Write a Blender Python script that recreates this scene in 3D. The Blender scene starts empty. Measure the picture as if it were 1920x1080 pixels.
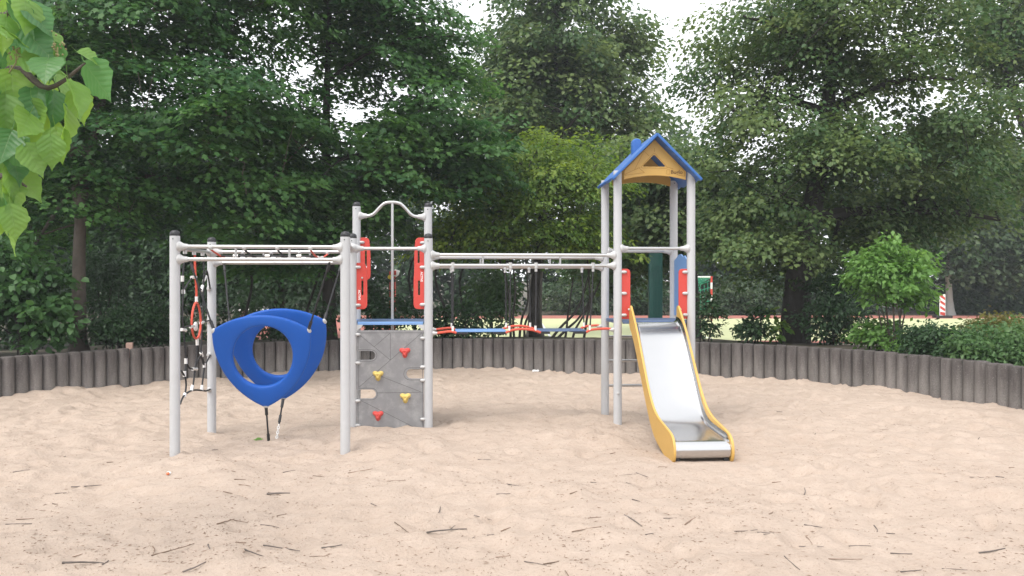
import bpy, math, random
import numpy as np
from mathutils import Vector, Matrix

# ---------------------------------------------------------------- camera, sky, sun, exposure
S = bpy.context.scene
COL = S.collection
EYE = 1.70                      # camera height above the sand
FPX, CX, HY = 1600.0, 960.0, 522.0

cam_d = bpy.data.cameras.new('camera')
cam = bpy.data.objects.new('camera', cam_d); COL.objects.link(cam)
cam.location = (0, 0, EYE); cam.rotation_euler = (math.radians(90), 0, 0)
cam_d.sensor_width = 36; cam_d.lens = 36*FPX/1920
cam_d.shift_y = -(540-HY)/1920
cam_d.clip_start = 0.05; cam_d.clip_end = 2000
S.camera = cam

W = bpy.data.worlds.new('World'); S.world = W; W.use_nodes = True
nt = W.node_tree; nt.nodes.clear()
SUN_EL, SUN_AZ = math.radians(58), math.radians(215)      # azimuth clockwise from +Y: from the left, a little behind the camera
sky = nt.nodes.new('ShaderNodeTexSky'); sky.sky_type = 'NISHITA'; sky.sun_disc = False
sky.sun_elevation = SUN_EL; sky.sun_rotation = SUN_AZ; sky.dust_density = 4.0; sky.air_density = 1.2
hs = nt.nodes.new('ShaderNodeHueSaturation'); hs.inputs['Saturation'].default_value = 0.25
mx = nt.nodes.new('ShaderNodeMix'); mx.data_type = 'RGBA'; mx.inputs[0].default_value = 0.72
mx.inputs['B'].default_value = (10.6, 10.8, 11.2, 1)       # even cloud cover over most of the sky
bg = nt.nodes.new('ShaderNodeBackground'); bg.inputs['Strength'].default_value = 0.10
wo = nt.nodes.new('ShaderNodeOutputWorld')
nt.links.new(sky.outputs[0], hs.inputs['Color']); nt.links.new(hs.outputs[0], mx.inputs['A'])
nt.links.new(mx.outputs['Result'], bg.inputs['Color']); nt.links.new(bg.outputs[0], wo.inputs['Surface'])

sun_d = bpy.data.lights.new('sun', 'SUN'); sun_d.energy = 1.5; sun_d.angle = math.radians(30); sun_d.color = (1, .96, .9)
sun = bpy.data.objects.new('sun', sun_d); COL.objects.link(sun); sun.location = (-8, -6, 20)
sdir = Vector((math.sin(SUN_AZ)*math.cos(SUN_EL), math.cos(SUN_AZ)*math.cos(SUN_EL), math.sin(SUN_EL)))
sun.rotation_euler = sdir.to_track_quat('Z', 'Y').to_euler()

S.view_settings.view_transform = 'Standard'; S.view_settings.look = 'None'
S.view_settings.gamma = 1; S.view_settings.use_curve_mapping = False
S.view_settings.exposure = 1.03
S.cycles.max_bounces = 8; S.cycles.transparent_max_bounces = 8

# ---------------------------------------------------------------- helpers
RNG = np.random.default_rng(7)
def at(px, py, d):               # a point at depth d that the measured photo coordinate (px, py) falls on
    return Vector(((px-CX)/FPX*d, d, EYE-(py-HY)/FPX*d))

def thing(name, label, cat, loc=(0, 0, 0), group=None):
    o = bpy.data.objects.new(name, None); COL.objects.link(o); o.location = loc
    o.empty_display_size = .1
    tag(o, label, cat, group); return o
def tag(o, label=None, cat=None, group=None, kind=None):
    if label: o['label'] = label
    if cat: o['category'] = cat
    if group: o['group'] = group
    if kind: o['kind'] = kind
    return o
def link(name, me, parent=None):
    o = bpy.data.objects.new(name, me); COL.objects.link(o)
    if parent is not None:
        o.parent = parent
        if parent.type == 'EMPTY': o.matrix_parent_inverse = Matrix.Translation(-Vector(parent.location))
    return o
def finish(me, m, smooth=True, ang=38):
    me.materials.append(m)
    if smooth:
        me.polygons.foreach_set('use_smooth', [True]*len(me.polygons))
        me.set_sharp_from_angle(angle=math.radians(ang))
    me.update(); return me

class MB:                         # collects vertices and faces, then links them as one mesh object
    def __init__(s): s.v = []; s.f = []
    def add(s, vs, fs):
        b = len(s.v); s.v += [tuple(p) for p in vs]; s.f += [tuple(i+b for i in f) for f in fs]; return s
    def tube(s, pts, r, n=10, cap=True, closed=False):
        pts = [Vector(p) for p in pts]; k = len(pts)
        rs = r if hasattr(r, '__len__') else [r]*k
        vs = []; prev = None
        for i, p in enumerate(pts):
            if closed: t = pts[(i+1) % k]-pts[i-1]
            else: t = pts[min(i+1, k-1)]-pts[max(i-1, 0)]
            if t.length < 1e-9: t = Vector((0, 0, 1))
            t.normalize()
            if prev is None:
                a = Vector((0, 0, 1)) if abs(t.z) < .9 else Vector((1, 0, 0))
                u = t.cross(a).normalized()
            else:
                u = prev-t*prev.dot(t)
                u = u.normalized() if u.length > 1e-6 else t.orthogonal().normalized()
            prev = u; w = t.cross(u)
            for j in range(n):
                c = 2*math.pi*j/n
                vs.append(p+(u*math.cos(c)+w*math.sin(c))*rs[i])
        fs = []
        for i in range(k if closed else k-1):
            i2 = (i+1) % k
            for j in range(n):
                j2 = (j+1) % n
                fs.append((i*n+j, i*n+j2, i2*n+j2, i2*n+j))
        if cap and not closed:
            fs.append(tuple(range(n-1, -1, -1))); fs.append(tuple((k-1)*n+j for j in range(n)))
        return s.add(vs, fs)
    def box(s, c, size, M=None, bev=0.0):
        x, y, z = [q/2 for q in size]; c = Vector(c); M = M or Matrix.Identity(3)
        if bev <= 0:
            vs = [c+M @ Vector((sx*x, sy*y, sz*z)) for sx in (-1, 1) for sy in (-1, 1) for sz in (-1, 1)]
            return s.add(vs, [(0, 1, 3, 2), (4, 6, 7, 5), (0, 4, 5, 1), (2, 3, 7, 6), (0, 2, 6, 4), (1, 5, 7, 3)])
        import bmesh
        bm = bmesh.new(); bmesh.ops.create_cube(bm, size=1)
        for v in bm.verts: v.co = Vector((v.co.x*size[0], v.co.y*size[1], v.co.z*size[2]))
        bmesh.ops.bevel(bm, geom=bm.edges[:], offset=bev, segments=2, affect='EDGES', profile=.6)
        bm.verts.index_update()
        vs = [c+M @ v.co for v in bm.verts]; fs = [tuple(v.index for v in f.verts) for f in bm.faces]; bm.free()
        return s.add(vs, fs)
    def lathe(s, prof, c, axis=(0, 0, 1), n=16):       # prof: (radius, height along axis)
        ax = Vector(axis).normalized(); u = ax.orthogonal().normalized(); w = ax.cross(u); c = Vector(c)
        vs = []
        for r, h in prof:
            for j in range(n):
                a = 2*math.pi*j/n; vs.append(c+ax*h+(u*math.cos(a)+w*math.sin(a))*max(r, 1e-5))
        fs = [(i*n+j, i*n+(j+1) % n, (i+1)*n+(j+1) % n, (i+1)*n+j) for i in range(len(prof)-1) for j in range(n)]
        fs.append(tuple(range(n-1, -1, -1))); fs.append(tuple((len(prof)-1)*n+j for j in range(n)))
        return s.add(vs, fs)
    def blob(s, c, r, M=None, nu=12, nv=8, p=1.0):
        c = Vector(c); M = M or Matrix.Identity(3)
        sg = lambda x: math.copysign(abs(x)**p, x)
        vs = []; fs = []
        for i in range(nv+1):
            la = -math.pi/2+math.pi*i/nv
            for j in range(nu):
                lo = 2*math.pi*j/nu
                vs.append(c+M @ Vector((r[0]*sg(math.cos(la))*sg(math.cos(lo)), r[1]*sg(math.cos(la))*sg(math.sin(lo)), r[2]*sg(math.sin(la)))))
        for i in range(nv):
            for j in range(nu): fs.append((i*nu+j, i*nu+(j+1) % nu, (i+1)*nu+(j+1) % nu, (i+1)*nu+j))
        return s.add(vs, fs)
    def mesh(s, name, m, smooth=True, ang=38):
        me = bpy.data.meshes.new(name); me.from_pydata(s.v, [], s.f); me.validate(); return finish(me, m, smooth, ang)
    def build(s, name, m, parent=None, smooth=True, ang=38):
        return link(name, s.mesh(name, m, smooth, ang), parent)

def curve_mesh(name, outlines, thick, bevel, M, m):     # flat plate with holes, rounded edges; outline in (x, y), thickness along z
    cu = bpy.data.curves.new('tmp', 'CURVE'); cu.dimensions = '2D'; cu.fill_mode = 'BOTH'
    for ol in outlines:
        sp = cu.splines.new('POLY'); sp.points.add(len(ol)-1); sp.use_cyclic_u = True
        for q, (x, y) in zip(sp.points, ol): q.co = (x, y, 0, 1)
    cu.extrude = max(thick/2-bevel, .0005); cu.bevel_depth = bevel; cu.bevel_resolution = 2; cu.offset = -bevel
    return curve_to_mesh(name, cu, M, m)
def curve_to_mesh(name, cu, M, m):
    ob = bpy.data.objects.new('tmp', cu); COL.objects.link(ob)
    dg = bpy.context.evaluated_depsgraph_get(); dg.update()
    me = bpy.data.meshes.new_from_object(ob.evaluated_get(dg)); me.name = name
    bpy.data.objects.remove(ob); bpy.data.curves.remove(cu)
    me.transform(M); me.materials.clear(); return finish(me, m)
def text_mesh(name, txt, size, M, m, ext=.0012, bold=0.0):
    cu = bpy.data.curves.new('tmp', 'FONT'); cu.body = txt; cu.size = size; cu.extrude = ext; cu.align_x = 'CENTER'; cu.align_y = 'CENTER'
    cu.offset = bold; cu.resolution_u = 3
    return curve_to_mesh(name, cu, M, m)
def frame(o, ux, uy):            # matrix whose x runs along ux, y along uy
    ux = Vector(ux).normalized(); uz = ux.cross(Vector(uy)).normalized(); uy = uz.cross(ux)
    M = Matrix.Identity(4)
    for i, a in enumerate((ux, uy, uz)):
        for j in range(3): M[j][i] = a[j]
    M.translation = Vector(o); return M
def rounded(pts, radii, n=6):    # polygon with rounded corners
    out = []; k = len(pts)
    rr = radii if hasattr(radii, '__len__') else [radii]*k
    for i in range(k):
        p = Vector((*pts[i], 0)); a = Vector((*pts[i-1], 0))-p; b = Vector((*pts[(i+1) % k], 0))-p
        r = rr[i]
        if r <= 0: out.append((p.x, p.y)); continue
        r = min(r, a.length*.49, b.length*.49)
        p0 = p+a.normalized()*r; p1 = p+b.normalized()*r
        for j in range(n+1):
            t = j/n; q = p0*(1-t)**2+p*2*t*(1-t)+p1*t*t
            out.append((q.x, q.y))
    return out
def spline(pts, n=6):            # Catmull-Rom through the points
    P = [Vector(p) for p in pts]; out = []
    for i in range(len(P)-1):
        p0, p1, p2, p3 = P[max(i-1, 0)], P[i], P[i+1], P[min(i+2, len(P)-1)]
        for j in range(n):
            t = j/n
            out.append(.5*((2*p1)+(p2-p0)*t+(2*p0-5*p1+4*p2-p3)*t*t+(3*p1-p0-3*p2+p3)*t**3))
    out.append(P[-1]); return out

# ---------------------------------------------------------------- materials
def nodes(name):
    m = bpy.data.materials.new(name); m.use_nodes = True
    n = m.node_tree; return m, n, n.nodes['Principled BSDF'], n.nodes['Material Output']
def mk(name, col, rough=.5, metal=0.0, var=.12, scale=6, bump=0.0, bscale=80, rand=.08, spec=.5, dirt=None, dirt_amt=.4, dirt_scale=3):
    m, n, p, o = nodes(name); L = n.links
    tc = n.nodes.new('ShaderNodeTexCoord'); oi = n.nodes.new('ShaderNodeObjectInfo')
    no = n.nodes.new('ShaderNodeTexNoise'); no.inputs['Scale'].default_value = scale; no.inputs['Detail'].default_value = 6
    L.new(tc.outputs['Object'], no.inputs['Vector'])
    ma = n.nodes.new('ShaderNodeMath'); ma.operation = 'MULTIPLY_ADD'; ma.inputs[1].default_value = 2*var; ma.inputs[2].default_value = 1-var
    L.new(no.outputs['Fac'], ma.inputs[0])
    mb = n.nodes.new('ShaderNodeMath'); mb.operation = 'MULTIPLY_ADD'; mb.inputs[1].default_value = 2*rand; mb.inputs[2].default_value = -rand
    L.new(oi.outputs['Random'], mb.inputs[0])
    ad = n.nodes.new('ShaderNodeMath'); ad.operation = 'ADD'; L.new(ma.outputs[0], ad.inputs[0]); L.new(mb.outputs[0], ad.inputs[1])
    vm = n.nodes.new('ShaderNodeVectorMath'); vm.operation = 'SCALE'; vm.inputs[0].default_value = col; L.new(ad.outputs[0], vm.inputs['Scale'])
    src = vm.outputs[0]
    if dirt:
        n2 = n.nodes.new('ShaderNodeTexNoise'); n2.inputs['Scale'].default_value = dirt_scale; n2.inputs['Detail'].default_value = 8; n2.inputs['Roughness'].default_value = .65
        L.new(tc.outputs['Object'], n2.inputs['Vector'])
        rp = n.nodes.new('ShaderNodeMapRange'); rp.inputs[1].default_value = .48; rp.inputs[2].default_value = .72; rp.inputs[4].default_value = dirt_amt
        L.new(n2.outputs['Fac'], rp.inputs[0])
        mi = n.nodes.new('ShaderNodeMix'); mi.data_type = 'RGBA'; mi.inputs['B'].default_value = (*dirt, 1)
        L.new(rp.outputs[0], mi.inputs[0]); L.new(src, mi.inputs['A']); src = mi.outputs['Result']
    L.new(src, p.inputs['Base Color'])
    p.inputs['Roughness'].default_value = rough; p.inputs['Metallic'].default_value = metal; p.inputs['Specular IOR Level'].default_value = spec
    if bump:
        nb = n.nodes.new('ShaderNodeTexNoise'); nb.inputs['Scale'].default_value = bscale; nb.inputs['Detail'].default_value = 5
        L.new(tc.outputs['Object'], nb.inputs['Vector'])
        bu = n.nodes.new('ShaderNodeBump'); bu.inputs['Strength'].default_value = bump; bu.inputs['Distance'].default_value = .01
        L.new(nb.outputs['Fac'], bu.inputs['Height']); L.new(bu.outputs[0], p.inputs['Normal'])
    return m
def leafmat(name, ca, cb, trans=.35, rough=.5, spec=.35):
    m, n, p, o = nodes(name); L = n.links
    a = n.nodes.new('ShaderNodeAttribute'); a.attribute_name = 'tint'
    mi = n.nodes.new('ShaderNodeMix'); mi.data_type = 'RGBA'; mi.inputs['A'].default_value = (*ca, 1); mi.inputs['B'].default_value = (*cb, 1)
    L.new(a.outputs['Fac'], mi.inputs[0]); L.new(mi.outputs['Result'], p.inputs['Base Color'])
    p.inputs['Roughness'].default_value = rough; p.inputs['Specular IOR Level'].default_value = spec
    tr = n.nodes.new('ShaderNodeBsdfTranslucent')
    hv = n.nodes.new('ShaderNodeHueSaturation'); hv.inputs['Hue'].default_value = .485; hv.inputs['Saturation'].default_value = 1.1; hv.inputs['Value'].default_value = 1.5
    L.new(mi.outputs['Result'], hv.inputs['Color']); L.new(hv.outputs[0], tr.inputs['Color'])
    ms = n.nodes.new('ShaderNodeMixShader'); ms.inputs[0].default_value = trans
    L.new(p.outputs[0], ms.inputs[1]); L.new(tr.outputs[0], ms.inputs[2]); L.new(ms.outputs[0], o.inputs['Surface'])
    return m

M_POST = mk('powder coated grey', (.46, .465, .475), .45, 0, .04, 9, .03, 400, .02, dirt=(.36, .35, .33), dirt_amt=.15, dirt_scale=5)
M_RAIL = mk('galvanised tube', (.52, .515, .51), .33, .85, .06, 12, 0, 80, .03)
M_CAST = mk('cast aluminium', (.47, .465, .46), .42, .15, .06, 20, .05, 120)
M_CAP = mk('black rubber cap', (.016, .016, .019), .5, 0, .1, 10)
M_BLUE = mk('blue moulded plastic', (.006, .085, .40), .45, 0, .06, 4, .02, 300, .02, spec=.35, dirt=(.03, .12, .42), dirt_amt=.25)
M_ROOF = mk('blue board', (.032, .125, .38), .42, 0, .08, 5, .02, 200, .02)
M_PALE = mk('pale blue board', (.16, .30, .56), .45, 0, .06, 5)
M_YELL = mk('yellow board', (.54, .325, .080), .45, 0, .06, 5, .03, 250, .03, dirt=(.6, .38, .12), dirt_amt=.3)
M_RED = mk('red board', (.52, .052, .038), .42, 0, .05, 5, .02, 200, .02)
M_STEEL = mk('stainless sheet', (.54, .535, .53), .20, 1, .05, 3, .01, 12, 0)
M_BOARD = mk('grey climbing board', (.21, .207, .212), .6, 0, .22, 7, .06, 120, .02, dirt=(.36, .355, .35), dirt_amt=.65, dirt_scale=9)
M_GROOVE = mk('milled groove', (.09, .088, .09), .7, 0, .1, 10)
M_YGROOVE = mk('milled groove in yellow', (.34, .17, .03), .7, 0, .1, 10)
M_HOLDR = mk('red resin hold', (.55, .06, .05), .55, 0, .1, 20, .1, 150)
M_HOLDY = mk('yellow resin hold', (.62, .46, .13), .55, 0, .1, 20, .1, 150)
M_ROPE = mk('black rope', (.022, .022, .024), .75, 0, .3, 150, .5, 300)
M_ROPER = mk('red rope', (.58, .085, .05), .7, 0, .2, 150, .4, 300)
M_FERR = mk('aluminium ferrule', (.78, .77, .75), .35, .3, .06, 20)
M_DECK = mk('deck plate', (.10, .15, .27), .42, .3, .15, 8, .05, 100)
M_BLACK = mk('black bracket', (.02, .02, .022), .5, 0, .1, 10)
M_WHITE = mk('white paint', (.80, .80, .79), .5, 0, .05, 6)
M_BARK = mk('grey brown bark', (.105, .085, .07), .9, 0, .3, 14, .8, 40, .1, dirt=(.06, .055, .045), dirt_amt=.6, dirt_scale=8)
M_BARKD = mk('dark bark', (.038, .033, .028), .9, 0, .3, 14, .8, 30, .1)
M_TWIG = mk('dry twig', (.17, .115, .08), .9, 0, .3, 20, .4, 80, .3)
M_TWIGD = mk('dark damp twig', (.12, .10, .088), .85, 0, .3, 20, .4, 80, .3)
M_SOIL = mk('soil and leaf litter', (.075, .06, .042), .95, 0, .35, 3, .6, 30, 0, dirt=(.05, .075, .025), dirt_amt=.8, dirt_scale=.8)
M_PITCH = mk('yellow green sports surface', (.46, .48, .26), .9, 0, .06, .6, .1, 80, 0)
M_TRACK = mk('red rubber surface', (.34, .125, .095), .9, 0, .08, .7, .1, 80, 0)
M_GREEN = mk('dark green painted metal', (.015, .10, .085), .5, 0, .15, 4)
M_NET = mk('green net cord', (.03, .30, .17), .8, 0, .1, 20)
M_CONC = mk('pale concrete', (.42, .41, .39), .85, 0, .12, 6, .2, 60)

def palisade_mat():
    m, n, p, o = nodes('weathered concrete palisade'); L = n.links
    tc = n.nodes.new('ShaderNodeTexCoord'); oi = n.nodes.new('ShaderNodeObjectInfo')
    off = n.nodes.new('ShaderNodeVectorMath'); off.operation = 'SCALE'; off.inputs[0].default_value = (37, 91, 53); L.new(oi.outputs['Random'], off.inputs['Scale'])
    ad = n.nodes.new('ShaderNodeVectorMath'); ad.operation = 'ADD'; L.new(tc.outputs['Object'], ad.inputs[0]); L.new(off.outputs[0], ad.inputs[1])
    st = n.nodes.new('ShaderNodeMapping'); st.inputs['Scale'].default_value = (14, 14, 2.2); L.new(ad.outputs[0], st.inputs['Vector'])
    n1 = n.nodes.new('ShaderNodeTexNoise'); n1.inputs['Scale'].default_value = 1; n1.inputs['Detail'].default_value = 7; L.new(st.outputs[0], n1.inputs['Vector'])
    n2 = n.nodes.new('ShaderNodeTexNoise'); n2.inputs['Scale'].default_value = 70; n2.inputs['Detail'].default_value = 4; L.new(ad.outputs[0], n2.inputs['Vector'])
    # algae and rain stain run down from the top by an uneven amount
    sp = n.nodes.new('ShaderNodeSeparateXYZ'); L.new(tc.outputs['Object'], sp.inputs[0])
    a1 = n.nodes.new('ShaderNodeMath'); a1.operation = 'MULTIPLY_ADD'; a1.inputs[1].default_value = .75; L.new(n1.outputs['Fac'], a1.inputs[0]); L.new(sp.outputs['Z'], a1.inputs[2])
    mr = n.nodes.new('ShaderNodeMapRange'); mr.inputs[1].default_value = .52; mr.inputs[2].default_value = .92; mr.inputs[3].default_value = .0; mr.inputs[4].default_value = .92; L.new(a1.outputs[0], mr.inputs[0])
    c1 = n.nodes.new('ShaderNodeMix'); c1.data_type = 'RGBA'; c1.inputs['A'].default_value = (.185, .170, .160, 1); c1.inputs['B'].default_value = (.078, .068, .065, 1); L.new(mr.outputs[0], c1.inputs[0])
    c2 = n.nodes.new('ShaderNodeMath'); c2.operation = 'MULTIPLY_ADD'; c2.inputs[1].default_value = .9; c2.inputs[2].default_value = .5; L.new(n2.outputs['Fac'], c2.inputs[0])
    r2 = n.nodes.new('ShaderNodeMath'); r2.operation = 'MULTIPLY_ADD'; r2.inputs[1].default_value = .3; r2.inputs[2].default_value = -.1; L.new(oi.outputs['Random'], r2.inputs[0])
    s2 = n.nodes.new('ShaderNodeMath'); s2.operation = 'ADD'; L.new(c2.outputs[0], s2.inputs[0]); L.new(r2.outputs[0], s2.inputs[1])
    v = n.nodes.new('ShaderNodeVectorMath'); v.operation = 'SCALE'; L.new(c1.outputs['Result'], v.inputs[0]); L.new(s2.outputs[0], v.inputs['Scale'])
    # pale lichen specks
    vo = n.nodes.new('ShaderNodeTexVoronoi'); vo.inputs['Scale'].default_value = 26; L.new(ad.outputs[0], vo.inputs['Vector'])
    lr = n.nodes.new('ShaderNodeMapRange'); lr.inputs[1].default_value = .16; lr.inputs[2].default_value = .10; lr.inputs[4].default_value = .35; L.new(vo.outputs['Distance'], lr.inputs[0])
    c3 = n.nodes.new('ShaderNodeMix'); c3.data_type = 'RGBA'; c3.inputs['B'].default_value = (.36, .35, .33, 1); L.new(lr.outputs[0], c3.inputs[0]); L.new(v.outputs[0], c3.inputs['A'])
    L.new(c3.outputs['Result'], p.inputs['Base Color']); p.inputs['Roughness'].default_value = .92; p.inputs['Specular IOR Level'].default_value = .2
    bu = n.nodes.new('ShaderNodeBump'); bu.inputs['Strength'].default_value = .5; bu.inputs['Distance'].default_value = .008; L.new(n2.outputs['Fac'], bu.inputs['Height']); L.new(bu.outputs[0], p.inputs['Normal'])
    return m
M_PAL = palisade_mat()

def sand_mat():
    m, n, p, o = nodes('pale dry sand'); L = n.links
    tc = n.nodes.new('ShaderNodeTexCoord')
    def noise(sc, det=6, ro=.6):
        x = n.nodes.new('ShaderNodeTexNoise'); x.inputs['Scale'].default_value = sc; x.inputs['Detail'].default_value = det; x.inputs['Roughness'].default_value = ro
        L.new(tc.outputs['Object'], x.inputs['Vector']); return x
    big, mid, fin, grain = noise(.55), noise(5, 8, .7), noise(34, 6, .7), noise(240, 3)
    c = n.nodes.new('ShaderNodeMix'); c.data_type = 'RGBA'; c.inputs['A'].default_value = (.400, .312, .250, 1); c.inputs['B'].default_value = (.490, .396, .328, 1)
    r = n.nodes.new('ShaderNodeMapRange'); r.inputs[1].default_value = .33; r.inputs[2].default_value = .62; L.new(mid.outputs['Fac'], r.inputs[0])
    b2 = n.nodes.new('ShaderNodeMath'); b2.operation = 'MULTIPLY_ADD'; b2.inputs[1].default_value = .8; L.new(big.outputs['Fac'], b2.inputs[0])
    r0 = n.nodes.new('ShaderNodeMath'); r0.operation = 'MULTIPLY_ADD'; r0.inputs[1].default_value = .5; r0.inputs[2].default_value = -.1; L.new(r.outputs[0], r0.inputs[0]); L.new(r0.outputs[0], b2.inputs[2])
    L.new(b2.outputs[0], c.inputs[0])
    # fine damp or woody specks
    r3 = n.nodes.new('ShaderNodeMapRange'); r3.inputs[1].default_value = .57; r3.inputs[2].default_value = .70; r3.inputs[4].default_value = .55; L.new(fin.outputs['Fac'], r3.inputs[0])
    c2 = n.nodes.new('ShaderNodeMix'); c2.data_type = 'RGBA'; c2.inputs['B'].default_value = (.27, .19, .135, 1); L.new(r3.outputs[0], c2.inputs[0]); L.new(c.outputs['Result'], c2.inputs['A'])
    g = n.nodes.new('ShaderNodeMath'); g.operation = 'MULTIPLY_ADD'; g.inputs[1].default_value = .3; g.inputs[2].default_value = .85; L.new(grain.outputs['Fac'], g.inputs[0])
    v = n.nodes.new('ShaderNodeVectorMath'); v.operation = 'SCALE'; L.new(c2.outputs['Result'], v.inputs[0]); L.new(g.outputs[0], v.inputs['Scale'])
    L.new(v.outputs[0], p.inputs['Base Color']); p.inputs['Roughness'].default_value = 1; p.inputs['Specular IOR Level'].default_value = .1
    b = n.nodes.new('ShaderNodeBump'); b.inputs['Strength'].default_value = .9; b.inputs['Distance'].default_value = .05; L.new(mid.outputs['Fac'], b.inputs['Height'])
    bb = n.nodes.new('ShaderNodeBump'); bb.inputs['Strength'].default_value = .9; bb.inputs['Distance'].default_value = .015; L.new(fin.outputs['Fac'], bb.inputs['Height']); L.new(b.outputs[0], bb.inputs['Normal'])
    L.new(bb.outputs[0], p.inputs['Normal']); return m
M_SAND = sand_mat()

L_MAPLE = leafmat('maple leaf', (.028, .090, .028), (.105, .225, .058), .42)
L_HORN = leafmat('hornbeam leaf', (.070, .155, .030), (.215, .300, .052), .47)
L_LIND = leafmat('linden leaf', (.055, .115, .042), (.165, .225, .080), .42)
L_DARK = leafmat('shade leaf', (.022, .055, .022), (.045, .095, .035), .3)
L_HAZEL = leafmat('hazel leaf', (.035, .095, .028), (.075, .165, .05), .38)
L_LIGHT = leafmat('fresh shrub leaf', (.105, .225, .050), (.190, .340, .095), .45)
L_HEDGE = leafmat('hedge leaf', (.060, .135, .045), (.125, .215, .080), .42)
L_AUT = leafmat('reddish shrub leaf', (.10, .12, .03), (.17, .15, .045), .4)
L_FAR = leafmat('far leaf', (.040, .080, .036), (.090, .130, .060), .35)
L_CAT = leafmat('big lime leaf', (.085, .215, .075), (.255, .420, .075), .5, .42, .5)

def add_veins(m):
    n = m.node_tree; L = n.links; p = n.nodes['Principled BSDF']; mi = [x for x in n.nodes if x.bl_idname == 'ShaderNodeMix'][0]
    tc = n.nodes.new('ShaderNodeTexCoord'); sp = n.nodes.new('ShaderNodeSeparateXYZ'); L.new(tc.outputs['Object'], sp.inputs[0])
    ab = n.nodes.new('ShaderNodeMath'); ab.operation = 'ABSOLUTE'; L.new(sp.outputs['Y'], ab.inputs[0])
    k = n.nodes.new('ShaderNodeMath'); k.operation = 'MULTIPLY_ADD'; k.inputs[1].default_value = -.75; L.new(ab.outputs[0], k.inputs[0]); L.new(sp.outputs['X'], k.inputs[2])
    f = n.nodes.new('ShaderNodeMath'); f.operation = 'MULTIPLY'; f.inputs[1].default_value = 6.5; L.new(k.outputs[0], f.inputs[0])
    fr_ = n.nodes.new('ShaderNodeMath'); fr_.operation = 'PINGPONG'; fr_.inputs[1].default_value = .5; L.new(f.outputs[0], fr_.inputs[0])
    r1 = n.nodes.new('ShaderNodeMapRange'); r1.inputs[1].default_value = .09; r1.inputs[2].default_value = .02; L.new(fr_.outputs[0], r1.inputs[0])
    r2 = n.nodes.new('ShaderNodeMapRange'); r2.inputs[1].default_value = .02; r2.inputs[2].default_value = .006; L.new(ab.outputs[0], r2.inputs[0])
    mm = n.nodes.new('ShaderNodeMath'); mm.operation = 'MAXIMUM'; L.new(r1.outputs[0], mm.inputs[0]); L.new(r2.outputs[0], mm.inputs[1])
    sc = n.nodes.new('ShaderNodeMath'); sc.operation = 'MULTIPLY'; sc.inputs[1].default_value = .3; L.new(mm.outputs[0], sc.inputs[0])
    c = n.nodes.new('ShaderNodeMix'); c.data_type = 'RGBA'; c.inputs['B'].default_value = (.26, .36, .15, 1); L.new(sc.outputs[0], c.inputs[0]); L.new(mi.outputs['Result'], c.inputs['A']); L.new(c.outputs['Result'], p.inputs['Base Color'])
    h = n.nodes.new('ShaderNodeMath'); h.operation = 'SUBTRACT'; L.new(fr_.outputs[0], h.inputs[0]); L.new(r2.outputs[0], h.inputs[1])
    b = n.nodes.new('ShaderNodeBump'); b.inputs['Strength'].default_value = .22; b.inputs['Distance'].default_value = .02; L.new(h.outputs[0], b.inputs['Height']); L.new(b.outputs[0], p.inputs['Normal'])
add_veins(L_CAT)

# ---------------------------------------------------------------- ground: sand, wall ring, terrain
WC = Vector((-.54, 8.30)); WR = 7.49
# measured radius of the wall's inner face along its angle (seen from its centre, degrees from +X)
_w = [(5,748),(48,745.8),(111,737.8),(175,730.7),(237,726),(299,719.5),(589,701),(628,700.3),(826,696.5),(979,697.4),(1111,697.4),(1326,706.9),(1403,711),(1480,716.7),(1539,721),(1614,729.3),(1710,741.7),(1798,755.8),(1883,771),(1900,774)]
_a, _r = [], []
for x, y in _w:
    d = FPX*EYE/(y-HY); X = (x-CX)/FPX*d
    _a.append(math.atan2(d-WC.y, X-WC.x)); _r.append(math.hypot(d-WC.y, X-WC.x))
_o = np.argsort(_a); _a = np.array(_a)[_o]; _r = np.array(_r)[_o]
_pf = np.polyfit(_a, _r, 6)
def wall_r(a): return np.polyval(_pf, np.clip(a, _a[0], _a[-1]))
A0, A1 = _a[0]-.55, _a[-1]+.55

def fnoise(shape, dx, lam, seed, pw=2.0):     # smooth random field with feature size lam (metres)
    r = np.random.default_rng(seed); w = r.standard_normal(shape)
    fy = np.fft.fftfreq(shape[0], dx)[:, None]; fx = np.fft.fftfreq(shape[1], dx)[None, :]
    k = np.exp(-((np.hypot(fx, fy)*lam)**pw))
    z = np.fft.ifft2(np.fft.fft2(w)*k).real
    return z/z.std()
DX = .045; SX0, SX1, SY0, SY1 = -9.0, 8.6, -1.0, 16.4
nx, ny = int((SX1-SX0)/DX)+1, int((SY1-SY0)/DX)+1
gx = SX0+np.arange(nx)*DX; gy = SY0+np.arange(ny)*DX
H = .022*fnoise((ny, nx), DX, 1.6, 1)+.011*fnoise((ny, nx), DX, .42, 2)+.006*fnoise((ny, nx), DX, .17, 3)
pr = np.random.default_rng(5)
for _ in range(3600):                          # footprints and scuffs: a hollow with a pushed-up rim
    cx, cy = pr.uniform(SX0, SX1), pr.uniform(SY0, SY1); a = pr.uniform(0, 3.14); l, w_, dp = pr.uniform(.10, .2), pr.uniform(.05, .09), pr.uniform(.008, .032)
    i0, i1 = max(int((cx-.45-SX0)/DX), 0), min(int((cx+.45-SX0)/DX), nx); j0, j1 = max(int((cy-.45-SY0)/DX), 0), min(int((cy+.45-SY0)/DX), ny)
    xx, yy = np.meshgrid(gx[i0:i1]-cx, gy[j0:j1]-cy); u = xx*math.cos(a)+yy*math.sin(a); v = -xx*math.sin(a)+yy*math.cos(a)
    q = (u/l)**2+(v/w_)**2
    H[j0:j1, i0:i1] += -dp*np.exp(-q)+dp*.55*np.exp(-((np.sqrt(q)-1.5)/.4)**2)
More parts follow.
